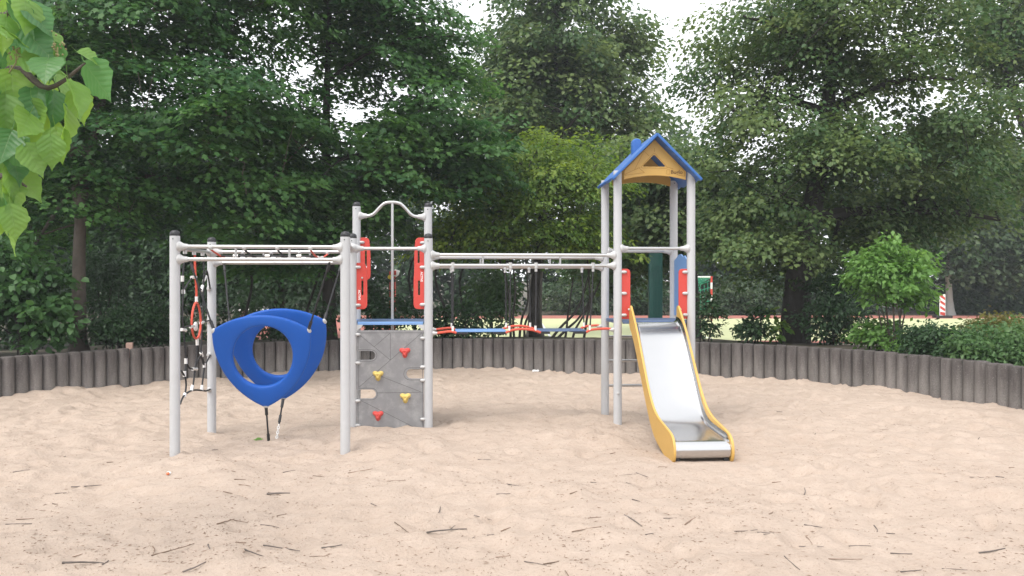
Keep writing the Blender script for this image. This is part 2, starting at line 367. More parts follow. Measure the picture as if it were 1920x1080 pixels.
def mound(x, y, r, h):
    xx, yy = np.meshgrid(gx-x, gy-y); H[:] += h*np.exp(-(xx**2+yy**2)/r**2)
def flatten(x, y, r):
    xx, yy = np.meshgrid(gx-x, gy-y); k = np.exp(-(xx**2+yy**2)/r**2); H[:] = H*(1-k)
XX, YY = np.meshgrid(gx, gy)
AN = np.arctan2(YY-WC.y, XX-WC.x); RW = wall_r(AN); RD = np.hypot(XX-WC.x, YY-WC.y)
H += .03*np.exp(-((RD-RW)/.35)**2)*(YY > 4)        # sand drifted up against the wall
mound(-1.75, 9.5, .25, .03); mound(-.95, 9.5, .25, .03); mound(-1.35, 9.45, .3, .025); flatten(1.75, 8.2, .5); mound(1.75, 7.75, .4, -.02)
def sand_z(x, y):
    i = (x-SX0)/DX; j = (y-SY0)/DX; i0 = int(min(max(i, 0), nx-2)); j0 = int(min(max(j, 0), ny-2)); fi, fj = i-i0, j-j0
    return float(H[j0, i0]*(1-fi)*(1-fj)+H[j0, i0+1]*fi*(1-fj)+H[j0+1, i0]*(1-fi)*fj+H[j0+1, i0+1]*fi*fj)
keep = (RD < RW+.11)
kf = keep[:-1, :-1] | keep[1:, 1:]
jj, ii = np.nonzero(kf); b = jj*nx+ii
F = np.stack([b, b+1, b+nx+1, b+nx], 1)
def np_mesh(name, V, F, m, smooth=True):
    me = bpy.data.meshes.new(name); V = np.asarray(V, 'f4'); F = np.asarray(F, 'i4'); k = F.shape[1]
    me.vertices.add(len(V)); me.vertices.foreach_set('co', V.ravel())
    me.loops.add(F.size); me.loops.foreach_set('vertex_index', F.ravel())
    me.polygons.add(len(F)); me.polygons.foreach_set('loop_start', np.arange(0, F.size, k, dtype='i4'))
    me.polygons.foreach_set('use_smooth', np.full(len(F), smooth)); me.materials.append(m); me.update(calc_edges=True); return me
used = np.unique(F); rm = np.full(nx*ny, -1); rm[used] = np.arange(len(used))
V = np.stack([XX.ravel(), YY.ravel(), H.ravel()], 1)[used]
tag(link('sand', np_mesh('sand', V, rm[F], M_SAND)), 'pale dry sand of the play pit, trodden and littered with twigs', kind='structure')

# terrain outside the ring: a bank level with the wall, falling to the sports pitch and on to the horizon
PZ = -.20
na = 160; ang = np.linspace(0, 2*math.pi, na, endpoint=False)
rr = np.concatenate([[0.115, 0.12, .5, 1.2, 2.2, 3.2, 4.5, 6, 7.5, 9, 12, 16], np.linspace(22, 60, 9), [90, 150, 300, 700]])
V = []
for a in ang:
    aw = (a+math.pi) % (2*math.pi)-math.pi; R0 = float(wall_r(aw))
    back = min(max((aw-A0+.15)/.15, 0), 1)*min(max((A1+.15-aw)/.15, 0), 1)
    for k, q in enumerate(rr):
        t = min(max((q-2.0)/7.0, 0), 1); s = t*t*(3-2*t)
        z = back*(.47*(1-s)+(PZ-.02)*s)+(1-back)*(-.03*(1-s)+(PZ-.02)*s)
        if k == 0: z = -.5
        if 1 < k < 9: z += .02*math.sin(a*37+k*2.1)
        V.append((WC.x+(R0+q)*math.cos(a), WC.y+(R0+q)*math.sin(a), z))
nr = len(rr); F = [(i*nr+k, i*nr+k+1, ((i+1) % na)*nr+k+1, ((i+1) % na)*nr+k) for i in range(na) for k in range(nr-1)]
tag(link('ground', np_mesh('ground', V, F, M_SOIL)), 'dark soil with leaf litter under the trees', kind='structure')
def sheet(name, x0, x1, y0, y1, z, m, label):
    o = MB().add([(x0, y0, z), (x1, y0, z), (x1, y1, z), (x0, y1, z)], [(0, 1, 2, 3)]).build(name, m, None, False); return tag(o, label, kind='structure')
sheet('running_track', -10.5, 46, 25.2, 43.6, PZ+.004, M_TRACK, 'red rubber surface around the sports pitch')
sheet('sports_pitch', -4.5, 44, 26.0, 40.2, PZ+.008, M_PITCH, 'pale yellow-green sports pitch behind the wall')
ln = MB()
for x0, x1, y0, y1 in ((-4.3, 44, 39.6, 39.68), (1.2, 1.28, 26.2, 39.6), (6.2, 6.28, 26.2, 39.6), (-4.3, 6.2, 33, 33.08)):
    ln.add([(x0, y0, PZ+.012), (x1, y0, PZ+.012), (x1, y1, PZ+.012), (x0, y1, PZ+.012)], [(0, 1, 2, 3)])
tag(ln.build('pitch_marking', M_WHITE, None, False), 'white painted lines on the sports pitch', kind='structure')

# palisade wall: each concrete post a part of its own
wall = thing('palisade_wall', 'curved grey concrete palisade wall around the sand pit', 'wall', (WC.x, WC.y+WR, 0))
pal_me = []
for k in range(6):
    mb = MB(); n = 18; rg = random.Random(k); vs = []; hs_ = [-.25, .0, .2, .4, .575, .5875, .592]; rs_ = [.0930, .0935, .0938, .0936, .0932, .086, .066]
    tilt = (rg.uniform(-.004, .004), rg.uniform(-.004, .004))
    for h, r in zip(hs_, rs_):
        for j in range(n):
            a = 2*math.pi*j/n; q = r*(1+rg.uniform(-.012, .012)); vs.append((q*math.cos(a)+tilt[0]*h, q*math.sin(a)+tilt[1]*h, h+(rg.uniform(-.003, .003) if h > .3 else 0)))
    fs = [(i*n+j, i*n+(j+1) % n, (i+1)*n+(j+1) % n, (i+1)*n+j) for i in range(len(hs_)-1) for j in range(n)]
    fs.append(tuple((len(hs_)-1)*n+j for j in range(n)))
    pal_me.append(mb.add(vs, fs).mesh('palisade', M_PAL, ang=50))
a = A0; k = 0; prnd = random.Random(3)
while a < A1:
    R = float(wall_r(a))+.098
    o = link('palisade', pal_me[prnd.randrange(6)], wall)
    o.location = (WC.x+R*math.cos(a), WC.y+R*math.sin(a), prnd.uniform(-.006, .006)); o.rotation_euler = (0, 0, prnd.uniform(0, 6.28))
    a += .1865/R; k += 1

# ---------------------------------------------------------------- play equipment
PR = .0485                                     # post radius
P = {1: (-3.255, 8.24), 2: (-1.647, 8.43), 3: (-3.385, 9.62), 4: (-1.79, 9.57), 5: (-.94, 9.60), 6: (-1.865, 10.24), 7: (-1.01, 10.27),
     8: (1.213, 9.80), 9: (2.068, 9.86), 10: (1.142, 10.47), 11: (1.995, 10.53)}
def pv(i, z): return Vector((*P[i], z))
def post(par, i, ztop, cap=True):
    x, y = P[i]; zt = ztop-(.055 if cap else 0)
    o = MB().tube([(x, y, -.35), (x, y, 0), (x, y, zt)], PR, 24).build('post', M_POST, par)
    if cap:
        MB().lathe([(PR*.98, 0), (PR*1.0, .004), (PR*1.0, .018), (PR*.94, .034), (PR*.72, .048), (PR*.35, .055), (0, .057)], (x, y, zt+.0005), n=20).build('cap', M_CAP, o)
    MB().lathe([(.006, 0), (.006, .003)], (x, y-PR+.001, zt-.03), (0, -1, 0), 8).build('screw', M_BLACK, o)
    return o
def bracket(par, p, dirv, r=.022):             # cast saddle where a rail meets a post
    u = Vector(dirv).normalized()
    MB().lathe([(.048, -.024), (.056, -.010), (.047, .008), (.036, .024), (r+.009, .042), (r+.006, .072), (r+.001, .077)], Vector(p)+u*PR, u, 16).build('rail_bracket', M_CAST, par)
    s = u.cross(Vector((0, 0, 1))).normalized()
def rail(par, i, j, zi, zj=None, r=.0195):
    zj = zi if zj is None else zj; a, b = pv(i, zi), pv(j, zj); u = (b-a).normalized()
    o = MB().tube([a+u*(PR+.02), b-u*(PR+.02)], r, 14).build('rail', M_RAIL, par)
    bracket(o, a, u, r); bracket(o, b, -u, r); return o
def clamp(par, p, right, nrm, w=.033, h=.018, name='clamp'):
    M3 = Matrix((Vector(right).normalized(), Vector(nrm).normalized(), Vector((0, 0, 1)))).transposed()
    mb = MB().blob(Vector(p), (w, .02, h), M3, 14, 8, .8)
    mb.lathe([(.0065, 0), (.0065, .006), (.004, .008)], Vector(p)+Vector(nrm).normalized()*.013+Vector(right).normalized()*w*.35, nrm, 8)
    return mb.build(name, M_CAST, par)

# --- frame with the rope net and the hanging shells
fr = thing('net_frame', 'grey post frame with double rails holding the rope net and blue shells', 'climbing frame', (-3.255, 8.24, 0))
for i in (1, 2, 3): post(fr, i, 2.165)
def double_rail(par, i, j, zu, zl, conn):
    rail(par, i, j, zu); rail(par, i, j, zl)
    for t in conn:
        q = pv(i, 0).lerp(pv(j, 0), t)
        MB().tube([(q.x, q.y, zl), (q.x, q.y, zu)], .0125, 10).build('spacer', M_RAIL, par)
double_rail(fr, 1, 2, 2.008, 1.885, (.352, .667))
double_rail(fr, 3, 4, 1.998, 1.876, (.37, .70))
rail(fr, 1, 3, 1.992); rail(fr, 2, 4, 2.03, 2.04)
# --- climbing tower
ct = thing('climbing_tower', 'low grey tower with climbing board, arched top bar and red side grips', 'play tower', (-1.4, 9.92, 0))
post(ct, 4, 2.205); post(ct, 5, 2.205); post(ct, 6, 2.618); post(ct, 7, 2.612)
rail(ct, 4, 5, 2.035)
a, b = pv(6, 2.452), pv(7, 2.440); u = (b-a).normalized(); Z = Vector((0, 0, 1))
arch = [a+u*t*.855+Z*h for t, h in ((.06, 0), (.14, 0), (.20, .008), (.25, .035), (.32, .10), (.38, .148), (.44, .165), (.5, .168), (.56, .165), (.62, .148), (.68, .10), (.75, .035), (.80, .008), (.86, 0), (.94, 0))]
ar = MB().tube(spline(arch, 4), .0195, 14).build('arch_rail', M_RAIL, ct); bracket(ar, a, u); bracket(ar, b, -u)
pm = (a+b)/2
MB().tube([(pm.x, pm.y, -.3), (pm.x, pm.y, 2.605)], .0175, 14).build('sliding_pole', M_RAIL, ct)
def deck(par, idx, z, edge):
    q = [Vector((*P[i], 0)) for i in idx]; c = sum(q, Vector())/4
    q = [c+(v-c)*.97 for v in q]
    d = MB().add([(v.x, v.y, z) for v in q]+[(v.x, v.y, z-.012) for v in q], [(0, 1, 2, 3), (7, 6, 5, 4)]+[(i, 4+i, 4+(i+1) % 4, (i+1) % 4) for i in range(4)]).build('deck', M_DECK, par, False)
    for i in range(4):
        s0, s1 = q[i], q[(i+1) % 4]; t = (s1-s0).normalized(); M3 = Matrix((t, Z.cross(t), Z)).transposed(); mid = (s0+s1)/2
        MB().box((mid.x, mid.y, z-.018+.0005), ((s1-s0).length-.09, .03, .036), M3, .006).build('deck_edge', edge, d)
    return d
deck(ct, (4, 5, 7, 6), 1.213, M_PALE)
for i, sg in ((4, 1), (5, -1)):
    q = pv(i, 1.15); MB().add([q+Vector((sg*.045, -.01, .03)), q+Vector((sg*.12, -.01, .03)), q+Vector((sg*.10, -.01, .0)), q+Vector((sg*.06, -.01, -.03)), q+Vector((sg*.045, -.01, -.06)),
        q+Vector((sg*.045, .01, .03)), q+Vector((sg*.12, .01, .03)), q+Vector((sg*.10, .01, .0)), q+Vector((sg*.06, .01, -.03)), q+Vector((sg*.045, .01, -.06))],
        [(0, 1, 2, 3, 4), (9, 8, 7, 6, 5)]+[(k, k+5, (k+1) % 5+5, (k+1) % 5) for k in range(5)]).build('deck_bracket', M_CAST, ct, False)
# climbing board between the two front posts: x runs along the front, y up
fu = (pv(5, 0)-pv(4, 0)).normalized(); fn = Vector((fu.y, -fu.x, 0))                     # fn faces the camera
k = 9.58/FPX                                                                             # metres per measured pixel on the board
def bx(px): return (px-661.0)*k
def by(py): return EYE-(py-HY)*k
O4 = pv(4, 0)
MB4 = frame(O4, fu, Z)                        # z axis of this frame = fu x Z = faces camera side
def notch(x0, xt, y0, y1, left):              # a round-ended slot cut in from one edge
    r = abs(y1-y0)/2; ym = (y0+y1)/2; s = 1 if left else -1
    return [(x0, y0)]+[(xt-s*r+s*r*math.sin(t), ym-(y1-y0)/2*math.cos(t)) for t in np.linspace(0, math.pi, 9)]+[(x0, y1)]
xl, xr, yt, yb = .052, .798, 1.118, -.25
ol = [(xl, yb), (xr, yb)]
ol += notch(xr, bx(762), by(710), by(692), False)
ol += [(xr, yt), (xl, yt)]
ol += notch(xl, bx(704), by(658), by(674.5), True)+notch(xl, bx(705), by(730), by(747), True)
board = link('climbing_board', curve_mesh('climbing_board', [ol], .022, .003, MB4, M_BOARD), ct)
def groove(par, M, lines, w, z, m, name='groove'):
    mb = MB()
    for l in lines:
        for (x0, y0), (x1, y1) in zip(l[:-1], l[1:]):
            d = Vector((x1-x0, y1-y0, 0)); L_ = d.length
            if L_ < 1e-6: continue
            d /= L_; q = Vector((-d.y, d.x, 0))*w/2; A = Vector((x0, y0, z)); B = Vector((x1, y1, z)); h = Vector((0, 0, .0012))
            vs = [A-q, B-q, B+q, A+q]; vs += [v+h for v in vs]
            mb.add([M @ v for v in vs], [(4, 5, 6, 7), (0, 1, 5, 4), (1, 2, 6, 5), (2, 3, 7, 6), (3, 0, 4, 7)])
    return mb.build(name, m, par, False)
bp = lambda *q: [(bx(x), by(y)) for x, y in q]
def slotring(px0, pxt, py0, py1, left):
    pts = notch(bx(px0), bx(pxt), by(py0), by(py1), left); return pts
gl = [bp((672, 655), (672, 624), (792, 624), (792, 800)), bp((674, 627), (732, 675)), bp((732, 625), (732, 675)), bp((732, 624), (702, 650)), bp((791, 624), (673, 726), (673, 680)),
      bp((716, 706), (789, 735)), bp((706, 736.5), (793, 735.5)), bp((678, 751), (780, 803)), bp((672, 750), (672, 800)),
      slotring(672, 707, 655.5, 677, True), slotring(672, 708, 727.5, 749.5, True), slotring(791, 757, 712.5, 689.5, False)]
groove(board, MB4, gl, .0045, .0105, M_GROOVE)
for py in (627, 680, 751, 797): clamp(board, MB4 @ Vector((.062, by(py), .018)), fu, fn)
for py in (634, 688, 713, 786): clamp(board, MB4 @ Vector((.790, by(py), .018)), fu, fn)
def hold(par, px, py, m):
    c = Vector((bx(px), by(py), .011)); n_, r_ = 30, 7; vs = [MB4 @ (c+Vector((0, 0, .04)))]; fs = []
    for i in range(1, r_+1):
        t = i/r_
        for j in range(n_):
            a = 2*math.pi*j/n_; R = .052*(1+.30*math.cos(3*(a+math.pi/2)))
            z = .052*math.sqrt(max(1-t**2.6, 0))*(.55+.45*math.sin(math.pi*min(t*1.25, 1)))
            vs.append(MB4 @ (c+Vector((R*t*math.cos(a), R*t*math.sin(a), z))))
    for j in range(n_): fs.append((0, 1+j, 1+(j+1) % n_))
    for i in range(r_-1):
        for j in range(n_): fs.append((1+i*n_+j, 1+(i+1)*n_+j, 1+(i+1)*n_+(j+1) % n_, 1+i*n_+(j+1) % n_))
    o = MB().add(vs, fs).build('climbing_hold', m, par, True, 80)
    MB().lathe([(.009, 0), (.009, .006), (.005, .008)], MB4 @ (c+Vector((0, 0, .030))), fn, 10).build('bolt', M_FERR, ct)
for px, py, m in ((759, 660, M_HOLDR), (709, 703, M_HOLDY), (760, 745, M_HOLDY), (709, 778, M_HOLDR)): hold(board, px, py, m)

def red_grip(par, i, side, z0, z1, w, nrm, u, slot, text, clamps, bolt=None):
    # plate standing beside post i; side = +1 runs to the right
    M = frame(pv(i, 0), u, Z)
    if side < 0: X = lambda x: -x
    else: X = lambda x: x
    x0 = PR-.004
    pts = [(X(x0), z0), (X(x0), z1), (X(x0+w*.86), z1), (X(x0+w), z0+(z1-z0)*.66), (X(x0+w), z0)]
    if side < 0: pts = pts[::-1]; rad = [.085, .05, .085, .0, .0]
    else: rad = [0, 0, .085, .05, .085]
    rad = [.09 if abs(abs(p[0])-x0) > .02 else 0 for p in pts]
    outs = [rounded(pts, rad, 8)]
    sx, s0, s1 = slot
    outs.append(rounded([(X(sx)-.011, s0), (X(sx)+.011, s0), (X(sx)+.011, s1), (X(sx)-.011, s1)], .0108, 4))
    o = link('side_grip', curve_mesh('side_grip', outs, .018, .003, M, M_RED), par)
    for zc in clamps: clamp(o, M @ Vector((X(.062), zc, .014)), u, nrm, .036, .018)
    if bolt: clamp(o, M @ Vector((X(bolt[0]), bolt[1], .010)), u, nrm, .011, .011, 'bolt')
    if text:
        tx, tz, rot = text
        T = M @ Matrix.Translation((X(tx), tz, .0095)) @ Matrix.Rotation(rot, 4, 'Z')
        link('lettering', text_mesh('lettering', 'ACTIVE', .034, T, M_WHITE, .0012, .0007), o)
    return o
kf = 9.58/FPX; zf = lambda py: EYE-(py-HY)*kf
red_grip(ct, 4, 1, zf(579.7), zf(492.8), .122, fn, fu, (.112, zf(553.5), zf(526)), (.078, zf(553), -math.pi/2), (zf(501), zf(572)), (.11, zf(521)))
red_grip(ct, 5, -1, zf(579.7), zf(492.8), .122, fn, fu, (.105, zf(553.5), zf(526)), (.076, zf(519), -math.pi/2), (zf(501), zf(571)))
ru = (pv(7, 0)-pv(6, 0)).normalized(); rn = Vector((ru.y, -ru.x, 0)); kr = 10.25/FPX; zr = lambda py: EYE-(py-HY)*kr
red_grip(ct, 6, 1, zr(525), zr(445.5), .122, rn, ru, (.112, zr(502), zr(470)), None, (zr(454.5),))
red_grip(ct, 7, -1, zr(525), zr(445.5), .122, rn, ru, (.112, zr(502), zr(470)), None, (zr(455),))

# --- slide tower
st = thing('slide_tower', 'tall grey tower with blue gabled roof and yellow gables', 'play tower', (1.6, 10.16, 0))
for i in (8, 9): post(st, i, 2.935, False)
for i in (10, 11): post(st, i, 2.90, False)
rail(st, 8, 9, 2.045); rail(st, 10, 11, 2.035)
deck(st, (8, 9, 11, 10), 1.213, M_DECK)
for z in (.985, .690, .385):
    a, b = pv(10, z), pv(11, z); u = (b-a).normalized()
    MB().tube([a+u*PR*.8, b-u*PR*.8], .0165, 12).build('rung', M_RAIL, st)
MB().lathe([(.014, -.01), (.014, .006), (.009, .010)], pv(8, .385)+Vector((0, -PR, 0)), (0, -1, 0), 10).build('bolt', M_CAST, st)
su = (pv(9, 0)-pv(8, 0)).normalized(); sn = Vector((su.y, -su.x, 0)); ku = 9.82/FPX; zs = lambda py: EYE-(py-HY)*ku
for i, sd in ((8, 1), (9, -1)):
    M = frame(pv(i, 0), su, Z); X = (lambda x: x) if sd > 0 else (lambda x: -x)
    pts = [(X(PR-.004), zs(598)), (X(PR-.004), zs(504)), (X(PR+.098), zs(504)), (X(PR+.098), zs(598))]
    rad = [0, 0, .06, .0]
    if sd < 0: pts = pts[::-1]; rad = rad[::-1]
    o = link('side_panel', curve_mesh('side_panel', [rounded(pts, rad, 8)], .018, .003, M, M_RED), st)
    for py in (510, 550, 590.5): clamp(o, M @ Vector((X(.070), zs(py), .014)), su, sn, .036, .018)
# pale blue side board on the right-hand side, wavy top
M = frame(pv(11, 0), pv(9, 0)-pv(11, 0), Z); Ls = (pv(9, 0)-pv(11, 0)).length
top = [(Ls-.05, 1.88), (Ls-.16, 1.93), (Ls-.22, 1.97), (Ls-.28, 1.955), (Ls-.36, 1.99), (Ls-.46, 1.985), (.14, 1.95), (.05, 1.92)]
sb = link('side_board', curve_mesh('side_board', [[(.05, 1.25), (Ls-.05, 1.25)]+top], .018, .003, M, M_PALE), st)
for z in (1.31, 1.85): clamp(sb, M @ Vector((.06, z, -.014)), M.to_3x3().col[0], -M.to_3x3().col[2], .03, .02)
# roof
rc = Vector((1.612, 10.15, 0)); sv = -sn                          # sv points to the back
ridge, eave, hw, dep = 3.335, 2.815, .52, .50
def rp_(x, y, z): return rc+su*x+sv*y+Z*z
for sd in (-1, 1):
    ux = (su*sd*hw+Z*(eave-ridge)); Ln = ux.length
    M = frame(rp_(0, 0, ridge), ux, sv if sd > 0 else sv)
    n_ = M.to_3x3().col[2]
    pts = [(-.004, -dep), (Ln, -dep), (Ln-.03, -dep+.12), (Ln, -dep+.26), (Ln-.03, -dep+.5), (Ln, -dep+.74), (Ln-.03, dep-.12), (Ln, dep), (-.004, dep)]
    link('roof_panel', curve_mesh('roof_panel', [rounded(pts, [0, .03, .05, .05, .05, .05, .05, .03, 0], 4)], .030, .004, Matrix.Translation(Vector((0, 0, 0))) @ M, M_ROOF), st)
M = frame(rp_(-.125, .06, 0), su, Z)
link('chimney', curve_mesh('chimney', [rounded([(-.055, 3.14), (.055, 3.24), (.055, 3.365), (-.055, 3.365)], [0, 0, .055, .055], 6)], .10, .01, M, M_ROOF), st)
gm = lambda px, py: ((px-1227.3)*9.76/FPX, EYE-(py-HY)*9.76/FPX)
for y0, front in ((-.345, True), (.345, False)):
    M = frame(rp_(0, y0, 0), su, Z)
    bot = [gm(x, y) for x, y in ((1288, 334), (1276, 331), (1258, 328.0), (1240, 326.6), (1228, 326.4), (1214, 326.8), (1198, 328.5), (1182, 331), (1168, 334.3))]
    ol = [gm(1167.5, 318.5), gm(1227.3, 258.5), gm(1288.5, 318.5)]+bot
    ol = [(x*(.985), z-.012) for x, z in ol]
    tri = rounded([gm(1204, 311.5), gm(1226.8, 288.5), gm(1249, 311.5)], .022, 5)
    o = link('gable', curve_mesh('gable', [ol, tri], .02, .003, M, M_YELL), st)
    if front:
        g = lambda *q: [gm(x, y) for x, y in q]
        ring = rounded([gm(1199.5, 314.5), gm(1226.8, 285), gm(1253.5, 314.5)], .03, 5)
        groove(o, M, [ring+[ring[0]], g((1170, 327), (1200, 313)), g((1189, 318), (1207, 283)), g((1170, 327), (1170, 319), (1174, 316)), g((1198, 315), (1208, 323), (1170, 328.5)), g((1227, 284), (1227, 277)),
            g((1208, 283), (1217, 292)), g((1252, 312), (1263, 316)), g((1284, 320), (1285, 329), (1273, 327.5)), g((1264, 300), (1284, 319))], .005, .0095, M_YGROOVE)
        sq = rounded([gm(1250.5, 325.5), gm(1250.5, 317.5), gm(1256.5, 317.5), gm(1256.5, 325.5)], .006, 3)
        groove(o, M, [sq+[sq[0]]], .004, .0095, M_YGROOVE, 'emblem')
        x, z = gm(1269.5, 322)
        link('lettering', text_mesh('lettering', 'Buglo', .062, M @ Matrix.Translation((x, z, .0105)), mk('dark brown print', (.12, .06, .015), .6), .0012, .0012), o)

# --- slide
sl_top = Vector((1.634, 9.77, 0)); sdv = Vector((.078, -.997, 0)).normalized(); srt = Vector((-sdv.y, sdv.x, 0))      # srt: to the right seen from the front
sld = thing('slide', 'stainless steel slide with yellow side boards leading down from the roofed tower', 'slide', (sl_top+sdv*1.8)[:])
bed = [(-.05, 1.203), (.05, 1.198), (.14, 1.170), (.25, 1.10), (.38, .975), (.6, .722), (.85, .435), (.97, .325), (1.08, .258), (1.22, .218), (1.45, .196), (1.70, .182), (1.78, .176), (1.825, .158), (1.850, .125), (1.855, .085), (1.845, .045), (1.82, .022)]
bedp = spline([(s, z, 0) for s, z in bed], 4); BW = .262
def sp3(r, s, z): return sl_top+srt*r+sdv*s+Z*z
mb = MB(); cols = [(-BW, .055), (-BW+.004, .022), (-BW+.02, .006), (-BW+.045, 0), (0, -.002), (BW-.045, 0), (BW-.02, .006), (BW-.004, .022), (BW, .055)]
vs = []
for i, p in enumerate(bedp):
    q = bedp[min(i+1, len(bedp)-1)]-bedp[max(i-1, 0)]; t = Vector((q.x, q.y)).normalized(); nrm = Vector((-t.y, t.x))
    if nrm.y < 0 and p.x < 1.8: nrm = -nrm
    e = 1 if p.x < 1.72 else max(0, 1-(p.x-1.72)/.08)
    for r, h in cols: vs.append(sp3(r, p.x+nrm.x*h*e, p.y+nrm.y*h*e))
nc = len(cols)
fs = [(i*nc+j, i*nc+j+1, (i+1)*nc+j+1, (i+1)*nc+j) for i in range(len(bedp)-1) for j in range(nc-1)]
mb.add(vs, fs).build('slide_bed', M_STEEL, sld, True, 60)
so = [(-.045, 1.355), (-.02, 1.382), (.02, 1.385), (.07, 1.345), (.2, 1.235), (.35, 1.095), (.6, .828), (.85, .562), (1.0, .438), (1.12, .368), (1.28, .318), (1.5, .284), (1.70, .255), (1.80, .225), (1.86, .17), (1.88, .10), (1.872, .04), (1.84, -.005), (1.78, -.03),
      (1.6, -.02), (1.4, .02), (1.2, .075), (1.05, .145), (.9, .26), (.7, .455), (.45, .72), (.25, .93), (.10, 1.06), (-.01, 1.13), (-.045, 1.19)]
so = [(p.x, p.y) for p in spline([(*q, 0) for q in so], 3)]
for sgn in (-1, 1):
    M = Matrix.Identity(4)
    for j in range(3): M[j][0] = sdv[j]; M[j][1] = Z[j]; M[j][2] = sdv.cross(Z)[j]
    M.translation = sl_top+srt*sgn*(BW+.014)
    o = link('side_board', curve_mesh('side_board', [so], .024, .005, M, M_YELL), sld)
    MB().lathe([(.012, 0), (.012, .02), (.007, .026)], sl_top+srt*sgn*(BW+.022)+sdv*(.0)+Z*1.345, srt*sgn, 10).build('bolt', M_CAST, o)
    MB().box(sp3(sgn*(BW-.03), 1.79, -.04), (.05, .05, .16), Matrix((srt, sdv, Z)).transposed(), .004).build('foot', M_BLACK, sld)

# --- hanging bridge between the towers
br = thing('hanging_bridge', 'swinging bridge of two boards on ropes with red cords between the towers', 'rope bridge', (.1, 9.95, 1.1))
for i, j, zu, zl, conn in ((5, 8, 1.966, 1.846, (.283, .692)), (7, 10, 1.953, 1.838, (.292, .685))):
    double_rail(br, i, j, zu, zl, conn)
def lerp_x(i, j, px):            # point on the line between two posts that the measured column px crosses
    a, b = P[i], P[j]; t = ((px-CX)/FPX*a[1]-a[0])/((b[0]-a[0])-(px-CX)/FPX*(b[1]-a[1])); return Vector((a[0]+(b[0]-a[0])*t, a[1]+(b[1]-a[1])*t, 0))
zb = 1.092
def hanger(i, j, px_t, px_b, zt):
    a = lerp_x(i, j, px_t)+Z*zt; b = lerp_x(i, j, px_b)+Z*(zb+.02)
    o = MB().tube([a-Z*.03, a.lerp(b, .5)+Vector((.004, 0, 0)), b], .0085, 8).build('rope', M_ROPE, br)
    MB().tube([a+Z*.034, a+Z*.024], .021, 10).tube([a+Z*.024, a-Z*.028], .0235, 12).tube([a-Z*.028, a-Z*.068], .0165, 10).build('rope_clamp', M_CAST, o)
    MB().tube([b+Z*.05, b-Z*.005], .0145, 10).build('ferrule', M_FERR, o)
    return b
fb = [hanger(5, 8, a, b, 1.846) for a, b in ((849, 849), (957, 955), (1005, 1004), (1112, 1106))]
rb = [hanger(7, 10, a, b, 1.838) for a, b in ((846, 847), (947, 949), (992, 994), (1091, 1095))]
for k_, (a, b) in enumerate(((0, 1), (2, 3))):
    q = [fb[a], fb[b], rb[b], rb[a]]; c = sum(q, Vector())/4
    uu = (fb[b]-fb[a]).normalized(); vv = (rb[a]-fb[a]).normalized(); M3 = Matrix((uu, Z.cross(uu), Z)).transposed()
    wd = (fb[b]-fb[a]).length-.06; dp = (rb[a]-fb[a]).length*.55
    bo = MB().box((c.x, c.y, zb), (wd, dp, .018), M3, .005).build('step_board', M_PALE if k_ == 0 else M_DECK, br)
    for e in (-1, 1):
        for f in (-1, 1): MB().box(Vector((c.x, c.y, zb-.024))+uu*e*(wd/2-.07)+Z.cross(uu)*f*(dp/2-.03), (.15, .05, .024), M3, .008).build('board_bracket', M_BLACK, bo)
def cord(pts, m=M_ROPER, r=.014):
    return MB().tube(spline(pts, 5), r, 8).build('cord', m, br)
for fq, i, j in ((fb, 5, 8), (rb, 7, 10)):
    a = pv(i, zb-.01); b = pv(j, zb+.02); w0, w1 = fq[0], fq[1]; w2, w3 = fq[2], fq[3]
    u = (b-a).normalized()
    cord([a+u*PR, a+u*.1+Z*.002, w0+Z*(-.01)-u*.03, w0+u*.04-Z*.028])
    m_ = (w1+w2)/2; cord([w1-u*.04-Z*.028, w1+u*.03, m_+Z*.012, w2-u*.03, w2+u*.06-Z*.03])
    cord([w3-u*.04-Z*.028, w3+u*.02, w3.lerp(b, .6)+Z*.012, b-u*PR])
    for q, s_ in ((a, 1), (b, -1)): MB().lathe([(.024, -.004), (.026, .01), (.018, .03), (.016, .05)], q+u*s_*PR, u*s_, 12).build('eye_fitting', M_CAST, br)

# --- rope net on the left side of the net frame (plane through posts 1 and 3)
sn_ = thing('side_net', 'black rope net with red loop hung between the two leftmost posts', 'rope net', (-3.32, 8.93, 0))
def onside(px, py):              # point of that plane seen at a measured position
    a, b = P[1], P[3]; m_ = (px-CX)/FPX
    t = (m_*a[1]-a[0])/((b[0]-a[0])-m_*(b[1]-a[1])); d = a[1]+(b[1]-a[1])*t
    return Vector((a[0]+(b[0]-a[0])*t, d, EYE-(py-HY)/FPX*d))
def ropeline(par, pts, m, r=.0095, name='rope', ferr=()):
    o = MB().tube(spline(pts, 5), r, 8).build(name, m, par)
    return o
def ferrule(par, a, b, r=.0165): return MB().tube([a, b], r, 10).build('ferrule', M_FERR, par)
q = lambda *z: [onside(x, y) for x, y in z]
r1 = ropeline(sn_, q((347, 476), (344, 505), (342.5, 520), (343.5, 545), (342, 590), (344, 617), (347, 655), (349, 678), (347, 700), (349, 722), (346, 745)), M_ROPE)
r2 = ropeline(sn_, q((365, 476), (366, 505), (368, 540), (368.5, 563)), M_ROPER, .012)
lp = [onside(368+9.2*math.sin(t)*(.55+.45*math.sin(t/2)**.6), 601-34*math.cos(t)) for t in np.linspace(0, 2*math.pi, 25)[:-1]]
lo = MB().tube(lp, .012, 8, closed=True).build('loop', M_ROPER, sn_)
r3 = ropeline(sn_, q((370, 640), (369, 668), (366, 690), (363, 715), (361, 730)), M_ROPE)
r4 = ropeline(sn_, q((381, 478), (382, 500), (382, 540), (380, 600), (378, 640), (377, 662), (383, 684), (381, 705), (378.5, 728)), M_ROPE)
